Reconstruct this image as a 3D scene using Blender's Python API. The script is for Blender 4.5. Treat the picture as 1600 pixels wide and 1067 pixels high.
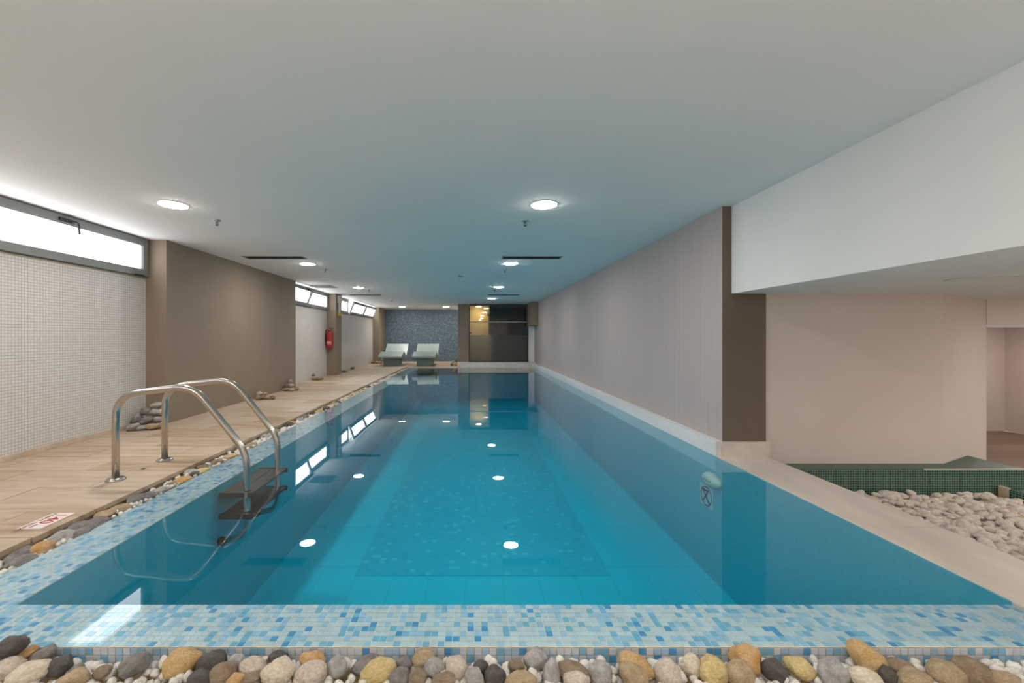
import bpy, bmesh, math, random
from mathutils import Vector, Matrix, noise

for _o in list(bpy.data.objects):
    bpy.data.objects.remove(_o)
SC = bpy.context.scene
COL = SC.collection
R = random.Random(7)

# ------------------------------------------------------------------ camera
F, VX, VY = 667.0, 736.0, 526.0            # focal length in px, vanishing point (1600x1067 frame)
cam = bpy.data.cameras.new('camera')
cam.sensor_width = 36.0
cam.lens = F / 1600 * 36
cam.shift_x = (800 - VX) / 1600
cam.shift_y = (VY - 533.5) / 1600
cam.clip_start = 0.02
camo = bpy.data.objects.new('camera', cam)
camo.location = (0, 0, 1.0)
camo.rotation_euler = (math.pi / 2, 0, 0)
COL.objects.link(camo)
SC.camera = camo

# ------------------------------------------------------------------ world, exposure
W = bpy.data.worlds.new('world')
SC.world = W
W.use_nodes = True
W.node_tree.nodes['Background'].inputs[0].default_value = (0.93, 1.0, 0.93, 1)
W.node_tree.nodes['Background'].inputs[1].default_value = 3.0
SC.view_settings.view_transform = 'Standard'
SC.view_settings.look = 'None'
SC.view_settings.gamma = 1
SC.view_settings.use_curve_mapping = False
SC.view_settings.exposure = 1.12
LAMP = 84.0          # radiance of the ceiling downlights
PANE = 2.2           # radiance of the daylight in the frosted panes

def px(x, y, z):     # a pixel on the horizontal plane at height z -> point
    d = (1.0 - z) * F / (y - VY)
    return Vector(((x - VX) * d / F, d, z))

# ------------------------------------------------------------------ material helpers
def new_mat(name):
    m = bpy.data.materials.new(name)
    m.use_nodes = True
    nt = m.node_tree
    b = nt.nodes['Principled BSDF']
    return m, nt, b

def N(nt, typ, **kw):
    n = nt.nodes.new(typ)
    for k, v in kw.items():
        setattr(n, k, v)
    return n

def ramp(nt, stops, const=False):
    r = N(nt, 'ShaderNodeValToRGB')
    if const:
        r.color_ramp.interpolation = 'CONSTANT'
    e = r.color_ramp.elements
    while len(e) < len(stops):
        e.new(0.5)
    for el, (p, c) in zip(e, stops):
        el.position = p
        el.color = (c[0], c[1], c[2], 1)
    return r

def bump(nt, b, h, strength=0.2, dist=0.01):
    bp = N(nt, 'ShaderNodeBump')
    bp.inputs['Strength'].default_value = strength
    bp.inputs['Distance'].default_value = dist
    nt.links.new(h, bp.inputs['Height'])
    nt.links.new(bp.outputs[0], b.inputs['Normal'])

def plain(name, c, rough=0.6, var=0.06, scale=4.0, metal=0.0, bmp=0.0, stretch=(1, 1, 1), detail=4, objrand=0.0, spec=0.5):
    """colour with soft noise variation, optional relief and per-object brightness"""
    m, nt, b = new_mat(name)
    tc = N(nt, 'ShaderNodeTexCoord')
    mp = N(nt, 'ShaderNodeMapping')
    mp.inputs['Scale'].default_value = stretch
    nz = N(nt, 'ShaderNodeTexNoise')
    nz.inputs['Scale'].default_value = scale
    nz.inputs['Detail'].default_value = detail
    nt.links.new(tc.outputs['Object'], mp.inputs[0])
    nt.links.new(mp.outputs[0], nz.inputs['Vector'])
    lo = [max(0, v * (1 - var * 2)) for v in c]
    hi = [min(1, v * (1 + var * 2)) for v in c]
    r = ramp(nt, [(0.3, lo), (0.7, hi)])
    nt.links.new(nz.outputs['Fac'], r.inputs[0])
    out = r.outputs[0]
    if objrand:
        oi = N(nt, 'ShaderNodeObjectInfo')
        mr = N(nt, 'ShaderNodeMapRange')
        mr.inputs['To Min'].default_value = 1 - objrand
        mr.inputs['To Max'].default_value = 1 + objrand
        nt.links.new(oi.outputs['Random'], mr.inputs['Value'])
        hs = N(nt, 'ShaderNodeHueSaturation')
        nt.links.new(out, hs.inputs['Color'])
        nt.links.new(mr.outputs[0], hs.inputs['Value'])
        out = hs.outputs[0]
    nt.links.new(out, b.inputs['Base Color'])
    b.inputs['Roughness'].default_value = rough
    b.inputs['Metallic'].default_value = metal
    b.inputs['Specular IOR Level'].default_value = spec
    if bmp:
        bump(nt, b, nz.outputs['Fac'], bmp, 0.01)
    return m

def mosaic(name, axes, pitch, stops, grout, rough=0.3, gap=0.06, bmp=0.3, seed=0.0):
    """small square tiles too small to pick apart: random colour per cell + grout lines; axes e.g. 'YZ'"""
    m, nt, b = new_mat(name)
    tc = N(nt, 'ShaderNodeTexCoord')
    sp = N(nt, 'ShaderNodeSeparateXYZ')
    nt.links.new(tc.outputs['Object'], sp.inputs[0])
    cells, fracs = [], []
    for a in axes:
        dv = N(nt, 'ShaderNodeMath', operation='DIVIDE')
        dv.inputs[1].default_value = pitch
        nt.links.new(sp.outputs[a], dv.inputs[0])
        fl = N(nt, 'ShaderNodeMath', operation='FLOOR')
        nt.links.new(dv.outputs[0], fl.inputs[0])
        fr = N(nt, 'ShaderNodeMath', operation='FRACT')
        nt.links.new(dv.outputs[0], fr.inputs[0])
        sb = N(nt, 'ShaderNodeMath', operation='SUBTRACT')
        sb.inputs[1].default_value = 0.5
        nt.links.new(fr.outputs[0], sb.inputs[0])
        ab = N(nt, 'ShaderNodeMath', operation='ABSOLUTE')
        nt.links.new(sb.outputs[0], ab.inputs[0])
        cells.append(fl.outputs[0]); fracs.append(ab.outputs[0])
    cb = N(nt, 'ShaderNodeCombineXYZ')
    nt.links.new(cells[0], cb.inputs[0]); nt.links.new(cells[1], cb.inputs[1])
    cb.inputs[2].default_value = seed
    wn = N(nt, 'ShaderNodeTexWhiteNoise')
    nt.links.new(cb.outputs[0], wn.inputs['Vector'])
    r = ramp(nt, stops, True)
    nt.links.new(wn.outputs['Value'], r.inputs[0])
    mx = N(nt, 'ShaderNodeMath', operation='MAXIMUM')
    nt.links.new(fracs[0], mx.inputs[0]); nt.links.new(fracs[1], mx.inputs[1])
    gt = N(nt, 'ShaderNodeMath', operation='GREATER_THAN')
    gt.inputs[1].default_value = 0.5 - gap
    nt.links.new(mx.outputs[0], gt.inputs[0])
    mc = N(nt, 'ShaderNodeMix', data_type='RGBA')
    nt.links.new(gt.outputs[0], mc.inputs[0])
    nt.links.new(r.outputs[0], mc.inputs[6])
    mc.inputs[7].default_value = (*grout, 1)
    nt.links.new(mc.outputs[2], b.inputs['Base Color'])
    b.inputs['Roughness'].default_value = rough
    if bmp:
        iv = N(nt, 'ShaderNodeMath', operation='SUBTRACT')
        iv.inputs[0].default_value = 1
        nt.links.new(gt.outputs[0], iv.inputs[1])
        bump(nt, b, iv.outputs[0], bmp, 0.002)
    return m

def emit(name, c, s):
    m, nt, b = new_mat(name)
    b.inputs['Base Color'].default_value = (0.9, 0.9, 0.9, 1)
    b.inputs['Emission Color'].default_value = (*c, 1)
    b.inputs['Emission Strength'].default_value = s
    return m

def schlick(nt, f0=0.02):
    """reflectance that is the same from both sides of a thin surface"""
    g = N(nt, 'ShaderNodeNewGeometry')
    d = N(nt, 'ShaderNodeVectorMath', operation='DOT_PRODUCT')
    nt.links.new(g.outputs['Incoming'], d.inputs[0]); nt.links.new(g.outputs['Normal'], d.inputs[1])
    a = N(nt, 'ShaderNodeMath', operation='ABSOLUTE'); nt.links.new(d.outputs['Value'], a.inputs[0])
    s = N(nt, 'ShaderNodeMath', operation='SUBTRACT'); s.inputs[0].default_value = 1; nt.links.new(a.outputs[0], s.inputs[1])
    p = N(nt, 'ShaderNodeMath', operation='POWER'); p.inputs[1].default_value = 5; nt.links.new(s.outputs[0], p.inputs[0])
    k = N(nt, 'ShaderNodeMath', operation='MULTIPLY_ADD'); k.inputs[1].default_value = 1 - f0; k.inputs[2].default_value = f0
    nt.links.new(p.outputs[0], k.inputs[0])
    return k.outputs[0]

M = {}
M['ceiling'] = plain('ceiling paint', (0.86, 0.835, 0.815), 0.9, 0.008, 1.2)
M['white_paint'] = plain('white paint', (0.80, 0.79, 0.775), 0.9, 0.015, 1.5)
M['cream_paint'] = plain('cream paint', (0.70, 0.60, 0.545), 0.9, 0.015, 1.5)
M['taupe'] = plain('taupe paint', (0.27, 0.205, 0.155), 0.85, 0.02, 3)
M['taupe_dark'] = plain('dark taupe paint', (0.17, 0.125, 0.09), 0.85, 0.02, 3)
M['white_mosaic'] = mosaic('white wall mosaic', 'YZ', 0.025, [(0, (0.70, 0.66, 0.63)), (0.4, (0.73, 0.69, 0.66)), (0.75, (0.68, 0.64, 0.61))], (0.36, 0.32, 0.30), 0.35, 0.065, 0.12)
M['blue_mosaic'] = mosaic('slate blue wall mosaic', 'XZ', 0.04, [(0, (0.105, 0.165, 0.225)), (0.35, (0.14, 0.205, 0.26)), (0.6, (0.085, 0.14, 0.20)), (0.85, (0.21, 0.27, 0.32))], (0.15, 0.2, 0.25), 0.4, 0.05)
M['green_mosaic'] = mosaic('green mosaic', 'XZ', 0.02, [(0, (0.012, 0.060, 0.046)), (0.4, (0.02, 0.085, 0.065)), (0.75, (0.008, 0.04, 0.032))], (0.30, 0.40, 0.33), 0.3, 0.075)
M['green_mosaic_top'] = mosaic('green mosaic top', 'XY', 0.02, [(0, (0.03, 0.075, 0.055)), (0.5, (0.045, 0.10, 0.075))], (0.17, 0.22, 0.18), 0.45, 0.06)
M['green_mosaic_side'] = mosaic('green mosaic side', 'YZ', 0.02, [(0, (0.012, 0.060, 0.046)), (0.5, (0.02, 0.085, 0.065))], (0.30, 0.40, 0.33), 0.3, 0.075)
PB = [(0, (0.03, 0.41, 0.55)), (0.4, (0.032, 0.42, 0.56)), (0.7, (0.028, 0.395, 0.535)), (0.88, (0.026, 0.38, 0.52))]
for ax in ('YZ', 'XZ'):
    M['basin' + ax] = mosaic('pool wall mosaic ' + ax, ax, 0.0244, PB, (0.03, 0.41, 0.55), 0.4, 0.05, 0)
M['basin_floor'] = plain('pool floor tile', (0.02, 0.54, 0.73), 0.5, 0.02, 2)
M['basin_lane'] = mosaic('pool floor mosaic', 'XY', 0.0488, [(0, (0.02, 0.45, 0.64)), (0.45, (0.02, 0.47, 0.66)), (0.8, (0.018, 0.41, 0.60)), (0.93, (0.08, 0.58, 0.72))], (0.02, 0.45, 0.64), 0.5, 0.05, 0)
M['grout'] = plain('sandy grout', (0.80, 0.68, 0.48), 0.9, 0.10, 30)
M['grout_stained_shaded'] = plain('rust stained shaded grout', (0.50, 0.33, 0.14), 0.9, 0.18, 18)  # orange staining, darkened further for the shade on the rim's front face
M['concrete'] = plain('screed', (0.30, 0.235, 0.165), 0.95, 0.1, 12, bmp=0.2)
M['marble'] = plain('cream marble', (0.66, 0.575, 0.51), 0.3, 0.055, 2.2, stretch=(3.5, 0.8, 3.5), detail=7)
M['marble_white'] = plain('white marble', (0.74, 0.72, 0.73), 0.35, 0.035, 2.5, stretch=(3, 0.8, 3), detail=7)
M['beige_stone'] = plain('beige stone trim', (0.56, 0.44, 0.33), 0.6, 0.08, 9)
M['pale_stone'] = plain('pale stone', (0.74, 0.68, 0.60), 0.6, 0.05, 5)
M['alu'] = plain('grey aluminium', (0.25, 0.26, 0.25), 0.45, 0.02, 5, metal=0.15)
M['black'] = plain('black plastic', (0.015, 0.015, 0.017), 0.4, 0.1, 8)
M['dark'] = plain('dark slot', (0.05, 0.05, 0.05), 0.7, 0.1, 8)
M['grey_grille'] = plain('grey grille', (0.33, 0.32, 0.31), 0.6, 0.03, 8)
M['white_plastic'] = plain('white plastic', (0.72, 0.71, 0.68), 0.5, 0.02, 8)
M['steel'] = plain('polished steel', (0.52, 0.48, 0.44), 0.2, 0.03, 6, metal=1.0)
M['tread'] = plain('dark step plastic', (0.045, 0.035, 0.03), 0.5, 0.1, 10, bmp=0.1)
M['red'] = plain('extinguisher red', (0.34, 0.015, 0.02), 0.35, 0.03, 6)
M['label_paper'] = plain('pale label', (0.55, 0.30, 0.28), 0.6, 0.15, 40)
M['yellow'] = plain('yellow plastic', (0.62, 0.42, 0.05), 0.5, 0.05, 8)
M['sign_white'] = plain('white sign plate', (0.85, 0.76, 0.71), 0.35, 0.02, 8)
M['sign_red'] = plain('red lettering', (0.50, 0.045, 0.075), 0.5, 0.02, 8)
M['sign_grey'] = plain('grey red lettering', (0.26, 0.12, 0.12), 0.5, 0.02, 8)
M['lounger_top'] = mosaic('pale green mosaic', 'XY', 0.03, [(0, (0.29, 0.36, 0.335)), (0.4, (0.33, 0.40, 0.375)), (0.8, (0.26, 0.33, 0.305))], (0.29, 0.36, 0.335), 0.35, 0.05)
M['lounger_base'] = mosaic('moss green mosaic', 'XZ', 0.03, [(0, (0.13, 0.19, 0.16)), (0.5, (0.16, 0.22, 0.19))], (0.17, 0.22, 0.19), 0.45, 0.05)
M['frame_dark'] = plain('dark bronze frame', (0.035, 0.030, 0.027), 0.4, 0.05, 8)
M['sauna_dark'] = plain('dark sauna timber', (0.045, 0.036, 0.034), 0.7, 0.08, 5)
M['sauna_cream'] = plain('cream tile', (0.72, 0.61, 0.36), 0.5, 0.03, 4)
M['wood_floor'] = plain('brown plank', (0.24, 0.155, 0.11), 0.5, 0.12, 5, stretch=(1, 6, 1), objrand=0.2)
M['lamp_glow'] = emit('downlight glow', (1.0, 0.95, 0.88), LAMP)
M['sauna_glow'] = emit('warm bulkhead glow', (1.0, 0.78, 0.42), 45)
M['pane'] = emit('frosted daylight pane', (0.93, 0.965, 1.0), PANE)

def deck_mat():
    m, nt, b = new_mat('travertine deck tile')
    tc = N(nt, 'ShaderNodeTexCoord'); oi = N(nt, 'ShaderNodeObjectInfo')
    mp = N(nt, 'ShaderNodeMapping'); mp.inputs['Scale'].default_value = (1.2, 7, 1)
    ad = N(nt, 'ShaderNodeVectorMath', operation='ADD')
    sc = N(nt, 'ShaderNodeMath', operation='MULTIPLY'); sc.inputs[1].default_value = 40
    nt.links.new(oi.outputs['Random'], sc.inputs[0])
    nt.links.new(tc.outputs['Object'], mp.inputs[0]); nt.links.new(mp.outputs[0], ad.inputs[0]); nt.links.new(sc.outputs[0], ad.inputs[1])
    nz = N(nt, 'ShaderNodeTexNoise'); nz.inputs['Scale'].default_value = 2.2; nz.inputs['Detail'].default_value = 6
    nt.links.new(ad.outputs[0], nz.inputs['Vector'])
    a = ramp(nt, [(0.32, (0.33, 0.225, 0.135)), (0.5, (0.45, 0.325, 0.21)), (0.72, (0.55, 0.43, 0.31))])
    c = ramp(nt, [(0.3, (0.49, 0.38, 0.285)), (0.7, (0.62, 0.52, 0.425))])
    nt.links.new(nz.outputs['Fac'], a.inputs[0]); nt.links.new(nz.outputs['Fac'], c.inputs[0])
    mx = N(nt, 'ShaderNodeMix', data_type='RGBA')
    nt.links.new(oi.outputs['Random'], mx.inputs[0]); nt.links.new(a.outputs[0], mx.inputs[6]); nt.links.new(c.outputs[0], mx.inputs[7])
    nt.links.new(mx.outputs[2], b.inputs['Base Color'])
    b.inputs['Roughness'].default_value = 0.5
    return m
M['deck'] = deck_mat()

def ribbed_mat():
    m, nt, b = new_mat('mauve grey ribbed wall')
    tc = N(nt, 'ShaderNodeTexCoord')
    wv = N(nt, 'ShaderNodeTexWave', bands_direction='Y')
    wv.inputs['Scale'].default_value = 4.0
    wv.inputs['Distortion'].default_value = 0.6
    nt.links.new(tc.outputs['Object'], wv.inputs['Vector'])
    mp = N(nt, 'ShaderNodeMapping'); mp.inputs['Scale'].default_value = (1, 14, 0.15)
    nt.links.new(tc.outputs['Object'], mp.inputs[0])
    nz = N(nt, 'ShaderNodeTexNoise'); nz.inputs['Scale'].default_value = 1.5
    nt.links.new(mp.outputs[0], nz.inputs['Vector'])
    r = ramp(nt, [(0.3, (0.445, 0.38, 0.37)), (0.7, (0.475, 0.41, 0.398))])
    nt.links.new(nz.outputs['Fac'], r.inputs[0])
    nt.links.new(r.outputs[0], b.inputs['Base Color'])
    b.inputs['Roughness'].default_value = 0.7
    bump(nt, b, wv.outputs['Fac'], 0.12, 0.01)
    return m
M['ribbed'] = ribbed_mat()

def tile_glass(name, c):
    return plain(name, c, 0.12, 0.05, 25, objrand=0.05)
TILE = [tile_glass('pale mosaic glass', (0.575, 0.625, 0.70)), tile_glass('sky blue mosaic glass', (0.36, 0.54, 0.73)),
        tile_glass('mid blue mosaic glass', (0.20, 0.45, 0.66)), tile_glass('strong blue mosaic glass', (0.08, 0.31, 0.60))]
TILE_W = [0.56, 0.26, 0.13, 0.05]

def water_mat():
    m = bpy.data.materials.new('pool water'); m.use_nodes = True
    nt = m.node_tree; nt.nodes.remove(nt.nodes['Principled BSDF'])
    out = nt.nodes['Material Output']
    t = N(nt, 'ShaderNodeBsdfTransparent'); t.inputs[0].default_value = (0.93, 0.985, 0.99, 1)
    g = N(nt, 'ShaderNodeBsdfGlossy'); g.inputs['Roughness'].default_value = 0.0; g.inputs[0].default_value = (1, 1, 1, 1)
    mx = N(nt, 'ShaderNodeMixShader')
    gp = N(nt, 'ShaderNodeNewGeometry'); sz = N(nt, 'ShaderNodeSeparateXYZ'); nt.links.new(gp.outputs['Position'], sz.inputs[0])
    up = N(nt, 'ShaderNodeMath', operation='GREATER_THAN'); up.inputs[1].default_value = -0.004; nt.links.new(sz.outputs['Z'], up.inputs[0])
    mf = N(nt, 'ShaderNodeMath', operation='MULTIPLY'); nt.links.new(up.outputs[0], mf.inputs[0])   # no mirror where water touches the tiles
    nt.links.new(schlick(nt, 0.02), mf.inputs[1]); nt.links.new(mf.outputs[0], mx.inputs[0])
    nt.links.new(t.outputs[0], mx.inputs[1]); nt.links.new(g.outputs[0], mx.inputs[2])
    nt.links.new(mx.outputs[0], out.inputs['Surface'])
    tc = N(nt, 'ShaderNodeTexCoord'); nz = N(nt, 'ShaderNodeTexNoise'); nz.inputs['Scale'].default_value = 1.6
    nt.links.new(tc.outputs['Object'], nz.inputs['Vector'])
    bp = N(nt, 'ShaderNodeBump'); bp.inputs['Strength'].default_value = 0.02; bp.inputs['Distance'].default_value = 0.02
    nt.links.new(nz.outputs['Fac'], bp.inputs['Height']); nt.links.new(bp.outputs[0], g.inputs['Normal'])
    v = N(nt, 'ShaderNodeVolumeAbsorption')
    v.inputs['Color'].default_value = (0.0, 0.86, 0.92, 1)
    v.inputs['Density'].default_value = 0.36
    nt.links.new(v.outputs[0], out.inputs['Volume'])
    return m
M['water'] = water_mat()

def glass_mat(name, frosted):
    m = bpy.data.materials.new(name); m.use_nodes = True
    nt = m.node_tree; nt.nodes.remove(nt.nodes['Principled BSDF'])
    out = nt.nodes['Material Output']
    t = N(nt, 'ShaderNodeBsdfTransparent'); t.inputs[0].default_value = (0.82, 0.82, 0.80, 1)
    last = t.outputs[0]
    if frosted:
        d = N(nt, 'ShaderNodeBsdfDiffuse'); d.inputs[0].default_value = (0.10, 0.095, 0.085, 1)
        tl = N(nt, 'ShaderNodeBsdfTranslucent'); tl.inputs[0].default_value = (0.7, 0.7, 0.68, 1)
        a = N(nt, 'ShaderNodeMixShader'); a.inputs[0].default_value = 0.6
        nt.links.new(d.outputs[0], a.inputs[1]); nt.links.new(tl.outputs[0], a.inputs[2])
        c = N(nt, 'ShaderNodeMixShader'); c.inputs[0].default_value = 0.72
        nt.links.new(last, c.inputs[1]); nt.links.new(a.outputs[0], c.inputs[2])
        last = c.outputs[0]
    g = N(nt, 'ShaderNodeBsdfGlossy'); g.inputs['Roughness'].default_value = 0.25 if frosted else 0.0
    mx = N(nt, 'ShaderNodeMixShader')
    nt.links.new(schlick(nt, 0.05), mx.inputs[0]); nt.links.new(last, mx.inputs[1]); nt.links.new(g.outputs[0], mx.inputs[2])
    nt.links.new(mx.outputs[0], out.inputs['Surface'])
    return m
M['glass'] = glass_mat('clear glass', False)
M['frosted'] = glass_mat('frosted glass', True)

def stone_mat(name, c, c2, sc=9, rough=0.75):
    m, nt, b = new_mat(name)
    tc = N(nt, 'ShaderNodeTexCoord'); oi = N(nt, 'ShaderNodeObjectInfo')
    ad = N(nt, 'ShaderNodeVectorMath', operation='ADD')
    ml = N(nt, 'ShaderNodeMath', operation='MULTIPLY'); ml.inputs[1].default_value = 30
    nt.links.new(oi.outputs['Random'], ml.inputs[0])
    nt.links.new(tc.outputs['Object'], ad.inputs[0]); nt.links.new(ml.outputs[0], ad.inputs[1])
    n1 = N(nt, 'ShaderNodeTexNoise'); n1.inputs['Scale'].default_value = 1.6; n1.inputs['Detail'].default_value = 8; n1.inputs['Roughness'].default_value = 0.65
    n2 = N(nt, 'ShaderNodeTexNoise'); n2.inputs['Scale'].default_value = sc; n2.inputs['Detail'].default_value = 6
    nt.links.new(ad.outputs[0], n1.inputs['Vector']); nt.links.new(ad.outputs[0], n2.inputs['Vector'])
    r = ramp(nt, [(0.33, c), (0.68, c2)])
    nt.links.new(n1.outputs['Fac'], r.inputs[0])
    mr = N(nt, 'ShaderNodeMapRange'); mr.inputs['From Min'].default_value = 0.3; mr.inputs['From Max'].default_value = 0.7
    mr.inputs['To Min'].default_value = 0.78; mr.inputs['To Max'].default_value = 1.2
    nt.links.new(n2.outputs['Fac'], mr.inputs['Value'])
    hs = N(nt, 'ShaderNodeHueSaturation')
    nt.links.new(r.outputs[0], hs.inputs['Color']); nt.links.new(mr.outputs[0], hs.inputs['Value'])
    nt.links.new(hs.outputs[0], b.inputs['Base Color'])
    b.inputs['Roughness'].default_value = rough
    bump(nt, b, n2.outputs['Fac'], 0.35, 0.05)
    return m
ST = {
    'ochre': stone_mat('ochre stone', (0.50, 0.30, 0.11), (0.62, 0.44, 0.24)),
    'amber': stone_mat('amber stone', (0.52, 0.25, 0.05), (0.60, 0.42, 0.25)),
    'yellow': stone_mat('yellow stone', (0.56, 0.40, 0.16), (0.62, 0.50, 0.26), 5),
    'tan': stone_mat('tan stone', (0.34, 0.235, 0.13), (0.50, 0.38, 0.25)),
    'brown': stone_mat('brown stone', (0.20, 0.14, 0.09), (0.34, 0.25, 0.17)),
    'cream': stone_mat('cream stone', (0.60, 0.50, 0.37), (0.70, 0.62, 0.50), 5),
    'beige': stone_mat('pinkish beige stone', (0.52, 0.42, 0.34), (0.64, 0.56, 0.49), 5),
    'grey': stone_mat('grey stone', (0.15, 0.135, 0.125), (0.29, 0.265, 0.25)),
    'light grey': stone_mat('light grey stone', (0.27, 0.25, 0.24), (0.52, 0.49, 0.47), 12),
    'dark': stone_mat('charcoal stone', (0.055, 0.048, 0.045), (0.13, 0.115, 0.105)),
    'white': stone_mat('white marble chip', (0.72, 0.67, 0.61), (0.82, 0.78, 0.73), 4, 0.6),
    'gravel': stone_mat('pinkish white gravel', (0.66, 0.56, 0.49), (0.76, 0.68, 0.61), 4, 0.7),
}

# ------------------------------------------------------------------ mesh helpers
def bbox(bm, x0, x1, y0, y1, z0, z1, mi=0):
    vs = [bm.verts.new(p) for p in ((x0, y0, z0), (x1, y0, z0), (x1, y1, z0), (x0, y1, z0), (x0, y0, z1), (x1, y0, z1), (x1, y1, z1), (x0, y1, z1))]
    fs = []
    for q in ((3, 2, 1, 0), (4, 5, 6, 7), (0, 1, 5, 4), (1, 2, 6, 5), (2, 3, 7, 6), (3, 0, 4, 7)):
        f = bm.faces.new([vs[i] for i in q]); f.material_index = mi; fs.append(f)
    return fs

def link(name, me, mats, parent=None, smooth=False):
    o = bpy.data.objects.new(name, me)
    for m in (mats if isinstance(mats, (list, tuple)) else [mats]):
        me.materials.append(m)
    if smooth:
        for p in me.polygons:
            p.use_smooth = True
    COL.objects.link(o)
    o.parent = parent
    return o

def obj(name, bm, mats, parent=None, smooth=False, bevel=0):
    if bevel:
        bmesh.ops.bevel(bm, geom=bm.edges[:], offset=bevel, segments=2, affect='EDGES', profile=0.7)
    me = bpy.data.meshes.new(name)
    bm.normal_update(); bm.to_mesh(me); bm.free()
    return link(name, me, mats, parent, smooth)

def box(name, x0, x1, y0, y1, z0, z1, mats, parent=None, bevel=0):
    bm = bmesh.new(); bbox(bm, x0, x1, y0, y1, z0, z1)
    return obj(name, bm, mats, parent, False, bevel)

def empty(name, loc):
    o = bpy.data.objects.new(name, None); o.empty_display_size = 0.1
    o.location = loc; COL.objects.link(o)
    return o

def tag(o, label, cat, group=None, kind=None):
    o['label'] = label; o['category'] = cat
    if group: o['group'] = group
    if kind: o['kind'] = kind
    return o

def struct(o, label, cat):
    return tag(o, label, cat, None, 'structure')

def lathe(bm, prof, c=(0, 0, 0), n=24, axis='Z'):
    rings = []
    for r, h in prof:
        ring = []
        for i in range(n):
            a = 2 * math.pi * i / n
            u, v = r * math.cos(a), r * math.sin(a)
            p = (u, v, h) if axis == 'Z' else ((h, u, v) if axis == 'X' else (u, h, v))
            ring.append(bm.verts.new((p[0] + c[0], p[1] + c[1], p[2] + c[2])))
        rings.append(ring)
    for a, b in zip(rings, rings[1:]):
        for i in range(n):
            bm.faces.new((a[i], a[(i + 1) % n], b[(i + 1) % n], b[i]))
    for ring in (rings[0], rings[-1]):
        try: bm.faces.new(ring)
        except ValueError: pass
    bmesh.ops.recalc_face_normals(bm, faces=bm.faces[:])

def fillet(pts, rad, seg=8):
    out = [Vector(pts[0])]
    for i in range(1, len(pts) - 1):
        p0, p, p1 = Vector(pts[i - 1]), Vector(pts[i]), Vector(pts[i + 1])
        a, b = (p0 - p), (p1 - p)
        r = min(rad if not isinstance(rad, (list, tuple)) else rad[i - 1], a.length * 0.49, b.length * 0.49)
        a.normalize(); b.normalize()
        s, e = p + a * r, p + b * r
        for k in range(seg + 1):
            t = k / seg
            out.append(s * (1 - t) ** 2 + p * 2 * t * (1 - t) + e * t * t)
    out.append(Vector(pts[-1]))
    return out

def tube(bm, pts, r, n=14, up=Vector((0, 1, 0))):
    rings = []
    for i, p in enumerate(pts):
        t = (pts[min(i + 1, len(pts) - 1)] - pts[max(i - 1, 0)]).normalized()
        s = up if abs(t.dot(up)) < 0.95 else Vector((1, 0, 0))
        s = (s - t * s.dot(t)).normalized(); w = t.cross(s)
        rings.append([bm.verts.new(p + (s * math.cos(2 * math.pi * k / n) + w * math.sin(2 * math.pi * k / n)) * r) for k in range(n)])
    for a, b in zip(rings, rings[1:]):
        for k in range(n):
            bm.faces.new((a[k], a[(k + 1) % n], b[(k + 1) % n], b[k]))
    bm.faces.new(rings[0]); bm.faces.new(rings[-1])
    bmesh.ops.recalc_face_normals(bm, faces=bm.faces[:])

def V(*a): return Vector(a)

# ------------------------------------------------------------------ dimensions
CEIL = 2.09
DZ = 0.02                 # deck level (water at 0)
RIM = -0.012              # top of the mosaic rim, under a film of water
PX0, PX1, PY0, PY1 = -1.72, 2.04, 1.611, 13.75      # basin
RX0, RY0 = -1.99, 1.392                             # outer edges of the rim
DX = -2.13                # deck edge
WL, PL = -3.66, -3.43     # mosaic wall face, pillar face
DEEP = -1.05
BACK = 17.0
FX, FZ = 2.18, 1.36       # fascia plane, soffit level
EY = 3.57                 # near end of the right wall
LOW = -0.95               # floor of the lower corridor

# ------------------------------------------------------------------ shell
c = box('ceiling', -4.1, FX + 0.02, -3.2, BACK + 0.3, CEIL, CEIL + 0.15, M['ceiling'])
struct(c, 'smooth pale grey painted ceiling over the pool', 'ceiling')
c = box('ceiling_soffit', FX, 13.0, -3.2, 4.21, FZ, CEIL + 0.15, M['white_paint'])
struct(c, 'deep white dropped soffit with tall vertical face over the gravel bed', 'ceiling')

bm = bmesh.new()
bbox(bm, PX1 + 0.06, 2.467, EY, BACK + 0.3, -0.3, CEIL)
bm.faces.ensure_lookup_table()
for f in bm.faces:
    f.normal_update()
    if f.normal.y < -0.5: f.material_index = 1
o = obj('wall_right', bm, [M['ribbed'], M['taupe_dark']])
struct(o, 'long mauve grey ribbed wall beside the pool with dark taupe end', 'wall')
# low wall foundation below the trim
t = box('trim_1', PX1 + 0.002, PX1 + 0.075, EY - 0.002, 14.2, -0.2, 0.125, M['marble_white'], bevel=0.004)
struct(t, 'white marble skirting along the foot of the ribbed wall', 'trim')
t = box('trim_2', PX1 + 0.03, 2.485, EY - 0.03, EY + 0.002, 0.0, 0.125, M['marble'], bevel=0.004)
struct(t, 'cream marble skirting block at the dark taupe wall end', 'trim')

# marble coping slabs on the right side of the pool
cp = box('trim_3', PX1 + 0.01, 2.45, -0.5, EY + 0.1, -0.40, -0.031, M['marble'])
struct(cp, 'cream marble coping between the pool water and the white gravel', 'trim')
edges = [-0.45, 0.89, 2.23, EY]
for i in range(3):
    box('slab', PX1 + 0.0015, 2.453, edges[i] + 0.0015, edges[i + 1] - 0.0015, -0.03, 0.006, M['marble'], cp, bevel=0.003)

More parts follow.
